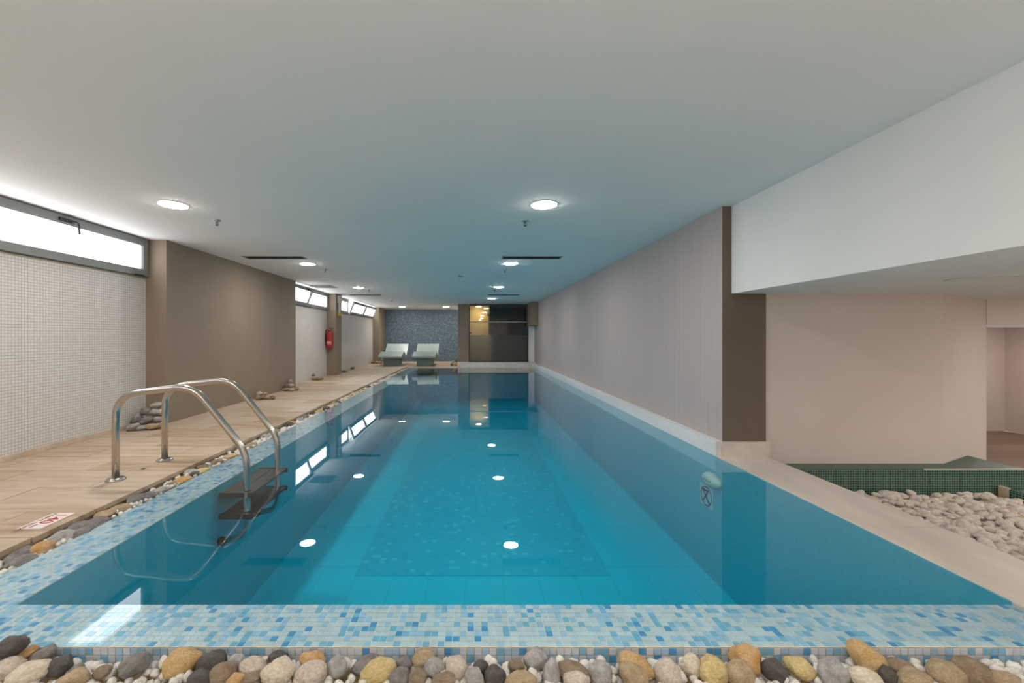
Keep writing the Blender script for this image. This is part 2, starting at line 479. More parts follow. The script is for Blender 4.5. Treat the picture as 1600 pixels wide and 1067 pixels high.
# soffit side walls: white wall, angled wall, door wall
def wall_prism(name, pts, z0, z1, mat, th=0.15):
    bm = bmesh.new()
    p = [Vector((*q, 0)) for q in pts]
    offs = []
    for i in range(len(p)):
        ds = []
        if i > 0: ds.append((p[i] - p[i - 1]).normalized())
        if i < len(p) - 1: ds.append((p[i + 1] - p[i]).normalized())
        n = sum((Vector((-d.y, d.x, 0)) for d in ds), Vector()).normalized()
        offs.append(p[i] + n * th)
    lo = [bm.verts.new((q.x, q.y, z0)) for q in p]; hi = [bm.verts.new((q.x, q.y, z1)) for q in p]
    lo2 = [bm.verts.new((q.x, q.y, z0)) for q in offs]; hi2 = [bm.verts.new((q.x, q.y, z1)) for q in offs]
    for i in range(len(p) - 1):
        bm.faces.new((lo[i], lo[i + 1], hi[i + 1], hi[i])); bm.faces.new((lo2[i + 1], lo2[i], hi2[i], hi2[i + 1]))
        bm.faces.new((hi[i], hi[i + 1], hi2[i + 1], hi2[i])); bm.faces.new((lo[i + 1], lo[i], lo2[i], lo2[i + 1]))
    bm.faces.new((lo[0], hi[0], hi2[0], lo2[0])); bm.faces.new((lo[-1], lo2[-1], hi2[-1], hi[-1]))
    bmesh.ops.recalc_face_normals(bm, faces=bm.faces[:])
    return obj(name, bm, mat)
o = wall_prism('wall_side', [(2.467, 3.6), (3.98, 3.6), (4.95, 4.10)], LOW, FZ, M['cream_paint'], 0.14)
struct(o, 'plain cream wall with an angled corner behind the green mosaic ledge', 'wall')
o = box('wall_lintel', 4.955, 13.0, 4.10, 4.25, 1.115, FZ, M['cream_paint'])
struct(o, 'cream lintel over the doorway to the lower corridor', 'wall')
o = box('trim_4', 4.955, 13.0, 4.11, 4.24, 1.09, 1.115, M['white_plastic'])
struct(o, 'pale door head strip under the cream lintel', 'trim')
o = box('wall_corridor', 2.4, 11.2, 8.85, 9.0, LOW, 1.5, M['cream_paint'])
struct(o, 'cream rear wall of the lower corridor beyond the doorway', 'wall')
o = box('wall_corridor_side', 11.07, 11.2, -3.2, 8.85, LOW, 1.5, M['cream_paint'])
struct(o, 'cream side wall of the lower corridor beyond the doorway', 'wall')
o = box('wall_corridor_inner', 4.8, 4.93, 4.24, 8.85, LOW, 1.5, M['cream_paint'])
struct(o, 'cream inner side wall of the lower corridor', 'wall')
o = box('ceiling_corridor', 4.8, 13.0, 4.20, 9.0, 1.38, 1.5, M['white_paint'])
struct(o, 'white ceiling of the lower corridor', 'ceiling')
fl = box('floor_corridor', 2.4, 13.0, -3.2, 9.0, LOW - 0.2, LOW - 0.021, M['concrete'])
struct(fl, 'brown plank floor of the lower corridor beyond the doorway', 'floor')
pm = bpy.data.meshes.new('plank')
bm = bmesh.new(); bbox(bm, -0.098, 0.098, -0.6, 0.6, -0.02, 0); bm.to_mesh(pm); bm.free(); pm.materials.append(M['wood_floor'])
k = 0
for i in range(29):
    for j in range(4):
        p = bpy.data.objects.new('plank', pm); COL.objects.link(p); p.parent = fl
        p.rotation_euler.z = math.pi / 2
        p.location = (7.0 + j * 1.204 + (i % 3) * 0.4, 3.0 + i * 0.2, LOW)
        over = p.location.x + 0.6 - 11.06
        if over > 1.1: bpy.data.objects.remove(p)
        elif over > 0: p.location.x -= over / 2; p.scale.y = 1 - over / 1.2
# rear wall behind the viewer and the floor there, both kept pale to bounce light
o = box('wall_rear', -4.1, 13.0, -3.35, -3.2, -1.2, CEIL + 0.1, M['white_paint'])
struct(o, 'plain white wall behind the viewer', 'wall')
o = box('floor_front', -2.6, 2.07, -3.2, 1.36, -0.3, -0.105, M['pale_stone'])
struct(o, 'pale stone floor under the pebble strip and viewer, lightened to bounce light', 'floor')

# left wall: mosaic panels, pillars
panels = [(-3.2, 4.806), (8.35, 10.83), (11.30, 15.90)]
desc = ['white mosaic wall panel under the long single window', 'white mosaic wall panel under the two sash window', 'white mosaic wall panel under the three sash window']
for (a, b), d in zip(panels, desc):
    w = box('wall_left', WL - 0.25, WL, a, b, -0.2, 1.652, M['white_mosaic'])
    struct(w, d, 'wall')
    box('ledge', WL - 0.24, WL + 0.004, a, b - 0.002, 1.652, 1.664, M['beige_stone'], w)
for (a, b), d in zip([(4.806, 8.35), (10.83, 11.30), (15.90, BACK)],
                     ['broad taupe wall pier between the long window and the two sash window', 'narrow taupe pillar carrying the red fire extinguisher', 'taupe pier in the corner beside the slate blue wall']):
    struct(box('wall_pier', WL - 0.25, PL, a, b, -0.2, CEIL, M['taupe']), d, 'wall')
for n, (a, b) in enumerate([(-3.2, 1.9), (1.9, 3.62), (3.62, 4.806)]):
    bsb = box('baseboard_left', WL, WL + 0.014, a + 0.001, b - 0.001, DZ, DZ + 0.045, M['beige_stone'], bevel=0.002)
    struct(bsb, 'low beige stone skirting at the foot of the white mosaic wall', 'skirting')
o = box('wall_back', -3.9, -0.42, BACK, BACK + 0.2, -0.2, CEIL, M['blue_mosaic'])
struct(o, 'slate blue mosaic wall behind the two loungers', 'wall')

# ------------------------------------------------------------------ deck of stone tiles
fl = box('floor', WL - 0.2, DX - 0.012, -3.2, PY1, -0.25, DZ - 0.026, M['concrete'])
struct(fl, 'beige travertine tiled deck along the left side of the pool', 'floor')
fl2 = box('floor_far', WL - 0.2, -0.30, PY1, BACK + 0.1, -0.25, DZ - 0.026, M['concrete'])
struct(fl2, 'beige travertine tiled deck at the far end under the loungers', 'floor')
meshes = {}
def deck_tile(parent, x0, x1, y0, y1):
    g = 0.0028
    w, l = round(x1 - x0, 3), round(y1 - y0, 3)
    if w < 0.03 or l < 0.03: return
    if (w, l) not in meshes:
        me = bpy.data.meshes.new('tile'); bm = bmesh.new()
        bbox(bm, -w / 2 + g, w / 2 - g, -l / 2 + g, l / 2 - g, -0.026, 0)
        bm.to_mesh(me); bm.free(); me.materials.append(M['deck']); meshes[(w, l)] = me
    t = bpy.data.objects.new('tile', meshes[(w, l)]); COL.objects.link(t); t.parent = parent
    t.location = ((x0 + x1) / 2, (y0 + y1) / 2, DZ + R.uniform(-0.0006, 0.0006))
row = 0
y = 2.08 - 0.35 * 6
offs = [0.0, -0.33, -0.02, -0.34, 0.03, -0.36]
while y < BACK - 0.05:
    y1 = min(y + 0.35, BACK)
    far = y > PY1 - 0.2
    xe = -0.43 if far else DX
    x = -3.88 + offs[row % 6]
    while x < xe - 0.02:
        xa, xb = max(x, WL), min(x + 0.70, xe)
        if xb > xa: deck_tile(fl2 if far else fl, xa, xb, y, y1)
        x += 0.70
    y += 0.35; row += 1
dr = bmesh.new(); lathe(dr, [(0.012, DZ + 0.0005), (0.016, DZ + 0.003), (0.012, DZ + 0.004), (0.004, DZ + 0.002)], (-2.425, 3.16, 0), 16)
tag(obj('deck_drain', dr, M['tread'], None, True), 'tiny dark drain cap set in the deck between the ladder feet', 'drain')

# ------------------------------------------------------------------ pool basin, rim, mosaic tiles
bm = bmesh.new()
def quad(bm, ps, mi=0):
    f = bm.faces.new([bm.verts.new(p) for p in ps]); f.material_index = mi; return f
zt = RIM - 0.004
quad(bm, [(PX0, PY0, zt), (PX0, PY0, DEEP), (PX0, PY1, DEEP), (PX0, PY1, zt)], 0)
quad(bm, [(PX1, PY1, 0.001), (PX1, PY1, DEEP), (PX1, PY0, DEEP), (PX1, PY0, 0.001)], 0)
quad(bm, [(PX0, PY1, 0.0), (PX0, PY1, DEEP), (PX1, PY1, DEEP), (PX1, PY1, 0.0)], 1)
quad(bm, [(PX1, PY0, zt), (PX1, PY0, DEEP), (PX0, PY0, DEEP), (PX0, PY0, zt)], 1)
quad(bm, [(PX0, PY0, DEEP), (PX1, PY0, DEEP), (PX1, PY1, DEEP), (PX0, PY1, DEEP)], 2)
basin = obj('pool_basin', bm, [M['basinYZ'], M['basinXZ'], M['basin_floor']])
struct(basin, 'turquoise tiled pool basin under the water', 'pool')
box('floor_mosaic', -1.0, 1.2, 3.66, 12.6, DEEP, DEEP + 0.004, M['basin_lane'], basin)
lm = bpy.data.meshes.new('floor_joint')
bm = bmesh.new(); bbox(bm, PX0 + 0.01, PX1 - 0.01, -0.004, 0.004, 0, 0.0015); bm.to_mesh(lm); bm.free(); lm.materials.append(M['basin_lane'])
lm2 = bpy.data.meshes.new('floor_joint')
bm = bmesh.new(); bbox(bm, -0.003, 0.003, PY0, 3.66, 0, 0.0015); bm.to_mesh(lm2); bm.free(); lm2.materials.append(M['basin_lane'])
for i in range(13):
    o = bpy.data.objects.new('floor_joint', lm); COL.objects.link(o); o.parent = basin; o.location = (0, 2.2 + i * 0.8, DEEP + 0.0002)
for i in range(12):
    o = bpy.data.objects.new('floor_joint', lm2); COL.objects.link(o); o.parent = basin; o.location = (-1.6 + i * 0.31, 0, DEEP + 0.0002)

bm = bmesh.new()
TH = 0.004
GR = 0.0012                                           # the grout lies this much below the tile faces
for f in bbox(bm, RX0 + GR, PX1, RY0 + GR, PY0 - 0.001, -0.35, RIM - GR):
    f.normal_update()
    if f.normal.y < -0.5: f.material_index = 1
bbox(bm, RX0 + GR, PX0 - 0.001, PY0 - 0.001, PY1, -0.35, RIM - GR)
rim = obj('pool_rim', bm, [M['grout'], M['grout_stained_shaded']])
struct(rim, 'blue and pale mosaic tiled pool rim washed over by water', 'pool edge')
P = 0.0244
tile_me = []
for m in TILE:
    me = bpy.data.meshes.new('mosaic_tile'); bm = bmesh.new()
    s = P / 2 - 0.0011
    bbox(bm, -s, s, -s, s, -0.003, TH)
    bmesh.ops.bevel(bm, geom=[e for e in bm.edges if all(v.co.z > 0 for v in e.verts)], offset=0.0009, segments=1, affect='EDGES')
    bm.to_mesh(me); bm.free(); me.materials.append(m); tile_me.append(me)
def tcol(): return R.choices(range(4), TILE_W)[0]
stuff = bmesh.new()
def stile(cx, cy, cz, nrm, ci):
    s = P / 2 - 0.0011
    if nrm == 'z': bbox(stuff, cx - s, cx + s, cy - s, cy + s, cz - 0.001, cz + TH, ci)
    else: bbox(stuff, cx - s, cx + s, cy - TH, cy + 0.001, cz - s, cz + s, ci)
single = 0
def ptile(cx, cy, cz, nrm, ci):
    global single
    o = bpy.data.objects.new('mosaic_tile', tile_me[ci]); COL.objects.link(o); o.parent = rim
    o.location = (cx, cy, cz)
    if nrm == 'y': o.rotation_euler.x = math.pi / 2
    single += 1
nx = int((PX1 - RX0) / P)
for r_ in range(9):
    for i in range(nx):
        cx = RX0 + (i + 0.5) * P; cy = RY0 + 0.0025 + (r_ + 0.5) * P * 0.995
        if cy + P / 2 > PY0 + 0.008: continue
        vis = -1.50 < cx < 1.80
        if r_ == 0 and vis and single < 300: ptile(cx, cy, RIM - TH, 'z', tcol())
        else: stile(cx, cy, RIM - TH, 'z', tcol())
for r_ in range(3):
    for i in range(nx):
        cx = RX0 + (i + 0.5) * P; cz = RIM - 0.003 - (r_ + 0.5) * P
        if r_ < 2 and -1.46 < cx < 1.72 and single < 300: ptile(cx, RY0 + TH, cz, 'y', tcol())
        else: stile(cx, RY0 + TH, cz, 'y', tcol())
ny = int((PY1 - PY0) / P)
for j in range(ny):
    for i in range(11):
        stile(RX0 + 0.0015 + (i + 0.5) * P, PY0 + (j + 0.5) * P, RIM - TH, 'z', tcol())
st = obj('mosaic_tiles', stuff, TILE, rim)
st['kind'] = 'stuff'
st['label'] = 'remaining small blue mosaic tiles of the rim'

# water body with a thin film over the rim
bm = bmesh.new()
def loop(x0, x1, y0, y1, z): return [bm.verts.new(p) for p in ((x0, y0, z), (x1, y0, z), (x1, y1, z), (x0, y1, z))]
e = 0.002
L = [loop(RX0 + 0.004, PX1 - e, RY0 + 0.004, PY1 - e, 0.0), loop(RX0 + 0.004, PX1 - e, RY0 + 0.004, PY1 - e, RIM + 0.001),
     loop(PX0 + e, PX1 - 2 * e, PY0 + e, PY1 - 2 * e, RIM + 0.001), loop(PX0 + e, PX1 - 2 * e, PY0 + e, PY1 - 2 * e, DEEP + 0.006)]
bm.faces.new(L[0])
for a, b in zip(L, L[1:]):
    for k in range(4):
        bm.faces.new((a[k], b[k], b[(k + 1) % 4], a[(k + 1) % 4]))
bm.faces.new(L[3][::-1])
bmesh.ops.recalc_face_normals(bm, faces=bm.faces[:])
wt = obj('pool_water', bm, M['water'])
tag(wt, 'still clear turquoise water filling the long pool', 'water', None, 'stuff')

# pool end sill under the glass room
o = box('trim_5', -0.43, PX1 + 0.06, PY1, 14.2, -0.2, 0.165, M['marble'], bevel=0.004)
struct(o, 'cream marble sill between the pool end and the glass room', 'trim')
o = box('trim_6', PX0 - 0.27, -0.43, PY1, PY1 + 0.05, -0.2, DZ, M['marble'])
struct(o, 'pale stone kerb between the pool end and the far deck', 'trim')

# underwater lamp + sign on the right pool wall
def on_right(xp, yp):
    d = PX1 * F / (xp - VX)
    return V(PX1, d, 1 - (yp - VY) * d / F)
p = on_right(1115, 750)
ul = empty('underwater_lamp', p)
bm = bmesh.new(); lathe(bm, [(0.125, 0), (0.125, -0.02), (0.10, -0.045), (0.06, -0.055), (0.0005, -0.058)], (0, 0, 0), 28, 'X')
obj('lens', bm, plain('lamp white', (0.5, 0.6, 0.55), 0.4), ul, True)
bm = bmesh.new(); bbox(bm, -0.062, -0.052, -0.05, 0.05, -0.012, 0.012); obj('slot', bm, M['grey_grille'], ul, False, 0.003)
ul.scale = (1, 1.0, 0.45)
tag(ul, 'oval white lamp sunk in the right wall of the pool', 'pool lamp')
p = on_right(1105, 775)
sg = empty('no_diving_sign', p)
box('plate', -0.008, 0, -0.10, 0.10, -0.09, 0.09, plain('sign pale blue', (0.3, 0.5, 0.58), 0.5), sg)
ink = plain('sign dark ink', (0.01, 0.05, 0.09), 0.6)
bm = bmesh.new()
for a in range(28):
    a0, a1 = 2 * math.pi * a / 28, 2 * math.pi * (a + 1) / 28
    q = [(-0.0095, r * math.cos(t), r * math.sin(t)) for r, t in ((0.085, a0), (0.085, a1), (0.073, a1), (0.073, a0))]
    quad(bm, q)
obj('ring', bm, ink, sg)
bm = bmesh.new()
tube(bm, [V(-0.011, 0.055, 0.055), V(-0.011, -0.055, -0.055)], 0.005, 6)
tube(bm, [V(-0.011, -0.03, 0.055), V(-0.011, 0.005, 0.0), V(-0.011, 0.05, -0.055)], 0.005, 6)
tube(bm, [V(-0.011, -0.035, 0.05), V(-0.011, 0.035, 0.05)], 0.008, 6)
obj('pictogram', bm, ink, sg)
tag(sg, 'pale square sign with a crossed diver pictogram under the water below the pool lamp', 'sign')

# ------------------------------------------------------------------ windows
def sash(parent, y0, y1, z0, z1, tilt=0.0, handle=True, fw=0.066, xf=WL + 0.045, pane_mat=None):
    """frame bars round a frosted pane; hinged at the bottom, tilted into the room"""
    H = z1 - z0
    def build(name, boxes, mat, par):
        bm = bmesh.new()
        for b in boxes: bbox(bm, *b)
        o = obj(name, bm, mat, par)
        return o
    s = build('sash', [(-0.045, 0, y0, y1, 0, fw), (-0.045, 0, y0, y1, H - fw, H), (-0.045, 0, y0, y0 + fw, fw, H - fw), (-0.045, 0, y1 - fw, y1, fw, H - fw)], M['alu'], parent)
    s.location = (xf, 0, z0); s.rotation_euler.y = math.asin(min(0.9, tilt / H)) if tilt else 0
    build('pane', [(-0.034, -0.026, y0 + fw - 0.003, y1 - fw + 0.003, fw - 0.003, H - fw + 0.003)], pane_mat or M['pane'], s)
    build('gasket', [(-0.024, -0.012, y0 + fw, y1 - fw, fw, fw + 0.008), (-0.024, -0.012, y0 + fw, y1 - fw, H - fw - 0.008, H - fw), (-0.024, -0.012, y1 - fw - 0.008, y1 - fw, fw, H - fw)], M['grey_grille'], s)
    if handle:
        yc = (y0 + y1) / 2 + (0.35 if handle is True else handle)
        bm = bmesh.new()
        bbox(bm, 0, 0.014, yc - 0.08, yc + 0.06, H - fw + 0.014, H - fw + 0.040)
        tube(bm, fillet([V(0.02, yc + 0.03, H - fw + 0.026), V(0.05, yc + 0.055, H - fw + 0.02), V(0.055, yc + 0.06, H - fw - 0.085)], 0.03, 6), 0.009, 8, V(1, 0, 0))
        obj('handle', bm, M['black'], s)
    for yy in (y0 + 0.12, y1 - 0.12):
        build('hinge', [(-0.01, 0.008, yy - 0.06, yy + 0.06, -0.010, 0.008)], M['black'], s)
    return s
Z0, Z1 = 1.672, 2.078
def window(name, y0, y1, sashes, label):
    w = empty(name, (0, 0, 0))
    bm = bmesh.new()
    bbox(bm, WL - 0.03, WL + 0.01, y0, y1, 1.664, Z0 + 0.012); bbox(bm, WL - 0.03, WL + 0.03, y0, y1, Z1 - 0.006, CEIL)
    bbox(bm, WL - 0.03, WL + 0.03, y0, y0 + 0.02, Z0, Z1); bbox(bm, WL - 0.03, WL + 0.03, y1 - 0.02, y1, Z0, Z1)
    obj('frame', bm, M['alu'], w)
    for s in sashes: sash(w, *s)
    struct(w, label, 'window')
    return w
window('window_1', -1.0, 4.80, [(-0.95, 1.95, Z0, Z1, 0, True), (1.97, 4.775, Z0, Z1, 0, 0.45)], 'long closed aluminium window with frosted pane and black handle')
window('window_2', 8.36, 10.82, [(8.38, 9.44, Z0, Z1, 0.15, 0.2), (9.46, 10.80, Z0, Z1, 0, False)], 'two sash aluminium window with one sash tilted open')
window('window_3', 11.31, 15.89, [(11.33, 12.62, Z0, Z1, 0, False), (12.74, 14.26, Z0, Z1, 0.15, 0.2), (14.29, 15.75, Z0, Z1, 0.15, 0.1)], 'three sash aluminium window with two sashes tilted open')

# ------------------------------------------------------------------ glass room at the far end
GY = 14.2
w = box('wall_glass_room', -0.43, -0.075, GY, 16.9, 0.0, CEIL, M['taupe'])
struct(w, 'taupe wall strip beside the dark framed glass room', 'wall')
w = box('wall_glass_room_side', 1.905, 2.10, GY, GY + 0.3, 0.165, CEIL, M['white_paint'])
struct(w, 'narrow white wall strip between the glass room and the ribbed wall', 'wall')
w = box('wall_glass_room_back', -0.08, 2.12, 16.4, 16.6, 0.0, CEIL, M['sauna_dark'])
struct(w, 'dark timber rear wall inside the glass room', 'wall')
w = box('wall_glass_room_partition', 0.62, 0.70, GY + 0.12, 16.4, 0.0, CEIL, M['sauna_dark'])
struct(w, 'dark timber partition inside the glass room', 'wall')
w = box('wall_glass_room_panel', -0.075, 0.62, 15.3, 15.4, 0.0, CEIL, M['sauna_cream'])
struct(w, 'cream tiled wall glowing warm inside the glass room', 'wall')
w = box('floor_glass_room', -0.08, 2.12, GY + 0.01, 16.4, 0.0, 0.15, M['sauna_dark'])
struct(w, 'dark floor inside the glass room', 'floor')
bl = empty('bulkhead_lamp', (0.27, 14.9, CEIL))
bm = bmesh.new(); lathe(bm, [(0.11, 0), (0.11, -0.03), (0.09, -0.035)], (0, 0, 0), 20); obj('housing', bm, M['white_plastic'], bl)
bm = bmesh.new(); lathe(bm, [(0.09, -0.0352), (0.07, -0.05), (0.0005, -0.055)], (0, 0, 0), 20); obj('diffuser', bm, M['sauna_glow'], bl)
tag(bl, 'warm round ceiling lamp inside the glass room', 'lamp')
g = empty('glass_partition', (0, 0, 0))
x0, x1, zb, zt = -0.07, 1.90, 0.168, CEIL - 0.01
bm = bmesh.new()
bbox(bm, x0, x0 + 0.035, GY - 0.03, GY + 0.05, zb, zt); bbox(bm, x1 - 0.035, x1, GY - 0.03, GY + 0.05, zb, zt)
bbox(bm, x0 + 0.035, x1 - 0.035, GY - 0.03, GY + 0.05, zt - 0.05, zt); bbox(bm, x0 + 0.035, x1 - 0.035, GY - 0.03, GY + 0.05, zb, zb + 0.025)
obj('frame', bm, M['frame_dark'], g)
box('clear_pane', x0 + 0.035, x1 - 0.035, GY + 0.005, GY + 0.013, 1.062, zt - 0.05, M['glass'], g)
o = box('frosted_pane', x0 + 0.035, x1 - 0.035, GY + 0.004, GY + 0.014, zb + 0.025, 1.058, M['frosted'], g); o['label'] = 'frosted lower glass'
box('rail', x0 + 0.035, x1 - 0.035, GY - 0.012, GY + 0.003, 1.475, 1.505, M['grey_grille'], g)
for xp, yp, s in ((776, 478, 0.035), (763, 492, 0.03), (735, 520, 0.025), (822, 521, 0.03)):
    cx, cz = (xp - VX) * GY / F, 1 - (yp - VY) * GY / F
    box('clamp', cx - s, cx + s, GY - 0.02, GY + 0.02, cz - s, cz + s, M['black'], g, bevel=0.004)
bm = bmesh.new(); lathe(bm, [(0.02, 0.0), (0.02, -0.04), (0.055, -0.045), (0.055, -0.06), (0.0005, -0.065)], ((774.5 - VX) * GY / F, GY + 0.004, 1 - (509 - VY) * GY / F), 18, 'Y')
obj('knob', bm, M['black'], g)
tag(g, 'dark framed glass partition with frosted lower half at the pool end', 'glass partition')
o = box('wall_duct', 1.87, 2.10, 13.30, GY, 1.36, CEIL, M['taupe'], bevel=0.006)
struct(o, 'grey boxed duct hanging in the corner above the pool end', 'duct')

# ------------------------------------------------------------------ ceiling fittings
def copy_tree(root, loc):
    r = root.copy(); COL.objects.link(r); r.location = loc
    for ch in root.children:
        q = ch.copy(); COL.objects.link(q); q.parent = r
    return r
lamp0 = empty('downlight', (0, 0, CEIL))
bm = bmesh.new(); lathe(bm, [(0.110, 0.002), (0.110, -0.005), (0.106, -0.008), (0.100, -0.008), (0.100, -0.004)], (0, 0, 0), 32); obj('trim_ring', bm, M['white_plastic'], lamp0, True)
bm = bmesh.new(); lathe(bm, [(0.1055, -0.0075), (0.094, -0.012), (0.070, -0.015), (0.040, -0.017), (0.0005, -0.0175)], (0, 0, 0), 32); obj('diffuser', bm, M['lamp_glow'], lamp0, True)
LP = [(0.60, 3.51, 'round lit ceiling downlight over the pool, first from the white soffit'), (0.59, 6.32, 'round lit ceiling downlight over the pool beside the dark slot diffuser'),
      (0.60, 9.32, 'round lit ceiling downlight over the middle of the pool'), (0.58, 12.1, 'round lit ceiling downlight over the pool before the glass partition'),
      (-2.45, 3.51, 'round lit ceiling downlight over the deck by the long window'), (-2.44, 6.38, 'round lit ceiling downlight over the deck before the broad taupe pier'),
      (-2.49, 9.44, 'round lit ceiling downlight over the deck beside the square ceiling grille'), (-2.50, 15.5, 'round lit ceiling downlight above the lounger beside the taupe corner pier'),
      (-0.90, 15.5, 'round lit ceiling downlight above the lounger beside the glass room'),
      (0.60, 0.62, 'unseen ceiling downlight added above the viewer'), (-2.45, 0.62, 'unseen ceiling downlight added over the near deck'),  # from here on: unseen lamps continuing the rows, added for brightness
      (0.60, -2.2, 'unseen ceiling downlight added behind the viewer'), (-2.45, -2.2, 'unseen ceiling downlight added by the rear wall')]
for i, (x, y, lab) in enumerate(LP):
    o = lamp0 if i == 0 else copy_tree(lamp0, (x, y, CEIL))
    o.location = (x, y, CEIL); tag(o, lab, 'downlight', 'ceiling downlights')
for i, (x, y, lab) in enumerate([(4.4, 0.8, 'unseen fill downlight added in the soffit over the near gravel'), (6.6, 1.6, 'unseen fill downlight added in the soffit over the corridor side'), (3.6, -0.9, 'unseen fill downlight added in the soffit behind the near gravel'), (5.4, 2.7, 'unseen fill downlight added in the soffit before the doorway'), (8.4, 6.5, 'unseen fill downlight added inside the lower corridor'), (10.2, 7.4, 'unseen fill downlight added near the rear wall of the lower corridor')]):  # unseen lamps added to brighten the soffit side and the corridor
    o = copy_tree(lamp0, (x, y, FZ if i < 4 else 1.38)); tag(o, lab, 'downlight', 'added fill downlights')
# dark loudspeaker-like ring in the soffit
bm = bmesh.new(); d0 = 0.36 * F / (526 - 434.5)
cx = (1540 - VX) * d0 / F
lathe(bm, [(0.175, 0.001), (0.175, -0.004), (0.168, -0.006), (0.160, -0.004), (0.0005, -0.003)], (0, 0, 0), 40)
o = obj('soffit_disc', bm, M['white_plastic'], None, True); o.location = (cx, d0, FZ)
tag(o, 'flat round unlit disc flush in the white soffit', 'ceiling disc')
# smoke detector plate
bm = bmesh.new(); lathe(bm, [(0.055, 0.001), (0.055, -0.006), (0.03, -0.010), (0.0005, -0.011)], (0, 0, 0), 24)
o = obj('ceiling_plate', bm, M['grey_grille'], None, True); o.location = (-0.19, 7.7, CEIL)
tag(o, 'small flat round plate on the ceiling over the pool', 'ceiling plate')
# sprinklers
sp0 = empty('sprinkler', (0, 0, CEIL))
bm = bmesh.new(); lathe(bm, [(0.034, 0.001), (0.034, -0.004), (0.014, -0.010), (0.011, -0.020)], (0, 0, 0), 18); obj('rosette', bm, M['steel'], sp0, True)
bm = bmesh.new()
for s in (-1, 1): tube(bm, [V(s * 0.009, 0, -0.018), V(s * 0.013, 0, -0.032), V(s * 0.003, 0, -0.046)], 0.0025, 6)
tube(bm, [V(0, 0, -0.02), V(0, 0, -0.046)], 0.003, 6); obj('yoke', bm, M['dark'], sp0)
bm = bmesh.new(); lathe(bm, [(0.015, -0.046), (0.015, -0.048), (0.003, -0.049)], (0, 0, 0), 16); obj('deflector', bm, M['dark'], sp0)
for i, (x, y, lab) in enumerate([(-2.38, 4.0, 'small metal ceiling sprinkler over the deck by the long window'), (0.51, 4.02, 'small metal ceiling sprinkler over the pool, first from the white soffit'),
        (0.55, 6.9, 'small metal ceiling sprinkler over the pool past the slot diffuser'), (-2.36, 6.9, 'small metal ceiling sprinkler over the deck before the square grille'),
        (-2.38, 9.95, 'small metal ceiling sprinkler over the deck past the square grille'), (0.55, 9.95, 'small metal ceiling sprinkler over the middle of the pool'), (-2.36, 12.7, 'small metal ceiling sprinkler over the deck by the three sash window')]):
    o = sp0 if i == 0 else copy_tree(sp0, (x, y, CEIL))
    o.location = (x, y, CEIL); tag(o, lab, 'sprinkler', 'ceiling sprinklers')
# slot diffusers
sl0 = empty('slot_diffuser', (0, 0, CEIL))
bm = bmesh.new()
bbox(bm, -0.41, 0.41, -0.10, -0.082, -0.008, 0.001); bbox(bm, -0.41, 0.41, 0.082, 0.10, -0.008, 0.001)
bbox(bm, -0.41, -0.392, -0.082, 0.082, -0.008, 0.001); bbox(bm, 0.392, 0.41, -0.082, 0.082, -0.008, 0.001); obj('frame', bm, M['grey_grille'], sl0)
box('backing', -0.392, 0.392, -0.082, 0.082, -0.002, 0.001, M['dark'], sl0)
for k in range(4): box('slat', -0.392, 0.392, -0.06 + k * 0.04 - 0.004, -0.06 + k * 0.04 + 0.004, -0.007, -0.002, M['dark'], sl0)
for i, (x, y, lab) in enumerate([(-2.69, 5.86, 'dark slot diffuser in the ceiling before the broad taupe pier'), (0.83, 5.86, 'dark slot diffuser in the ceiling over the pool'),
                                 (0.85, 11.1, 'dark slot diffuser in the ceiling near the glass partition'), (-2.75, 11.1, 'dark slot diffuser in the ceiling near the three sash window')]):
    o = sl0 if i == 0 else copy_tree(sl0, (x, y, CEIL))
    o.location = (x, y, CEIL); tag(o, lab, 'air vent', 'ceiling slot diffusers')
gr = empty('square_grille', (-3.2, 9.25, CEIL))
bm = bmesh.new()
for s in (-1, 1):
    bbox(bm, -0.235, 0.235, s * 0.22 - 0.015, s * 0.22 + 0.015, -0.008, 0.001); bbox(bm, s * 0.22 - 0.015, s * 0.22 + 0.015, -0.205, 0.205, -0.008, 0.001)
obj('frame', bm, M['grey_grille'], gr)
box('backing', -0.205, 0.205, -0.205, 0.205, -0.002, 0.001, M['dark'], gr)
for k in range(9): box('slat', -0.205, 0.205, -0.18 + k * 0.045 - 0.01, -0.18 + k * 0.045 + 0.01, -0.007, -0.003, M['grey_grille'], gr)
tag(gr, 'square grey grille in the ceiling by the two sash window', 'air vent')

# ------------------------------------------------------------------ pool ladder
lad = empty('pool_ladder', (-2.43, 3.15, DZ))
ox, oy, oz = lad.location
def lp(x, y, z): return V(x - ox, y - oy, z - oz)
for yy in (2.92, 3.387):
    path = fillet([lp(-2.43, yy, DZ), lp(-2.43, yy, 0.60), lp(-1.90, yy, 0.665), lp(-1.535, yy, 0.205), lp(-1.53, yy, -0.36), lp(-1.705, yy, -0.40)], [0.16, 0.13, 0.10, 0.10], 10)
    bm = bmesh.new(); tube(bm, path, 0.0225, 18)
    rail = obj('rail', bm, M['steel'], lad, True)
    bm = bmesh.new(); lathe(bm, [(0.058, 0.0005), (0.058, 0.006), (0.048, 0.016), (0.026, 0.022), (0.023, 0.022)], lp(-2.43, yy, DZ), 28); obj('flange', bm, M['steel'], lad, True)
    bm = bmesh.new(); lathe(bm, [(0.03, 0), (0.03, -0.03), (0.024, -0.03)], (0, 0, 0), 16, 'X')
    o = obj('wall_bumper', bm, M['black'], lad, True); o.location = lp(-1.69, yy, -0.40)
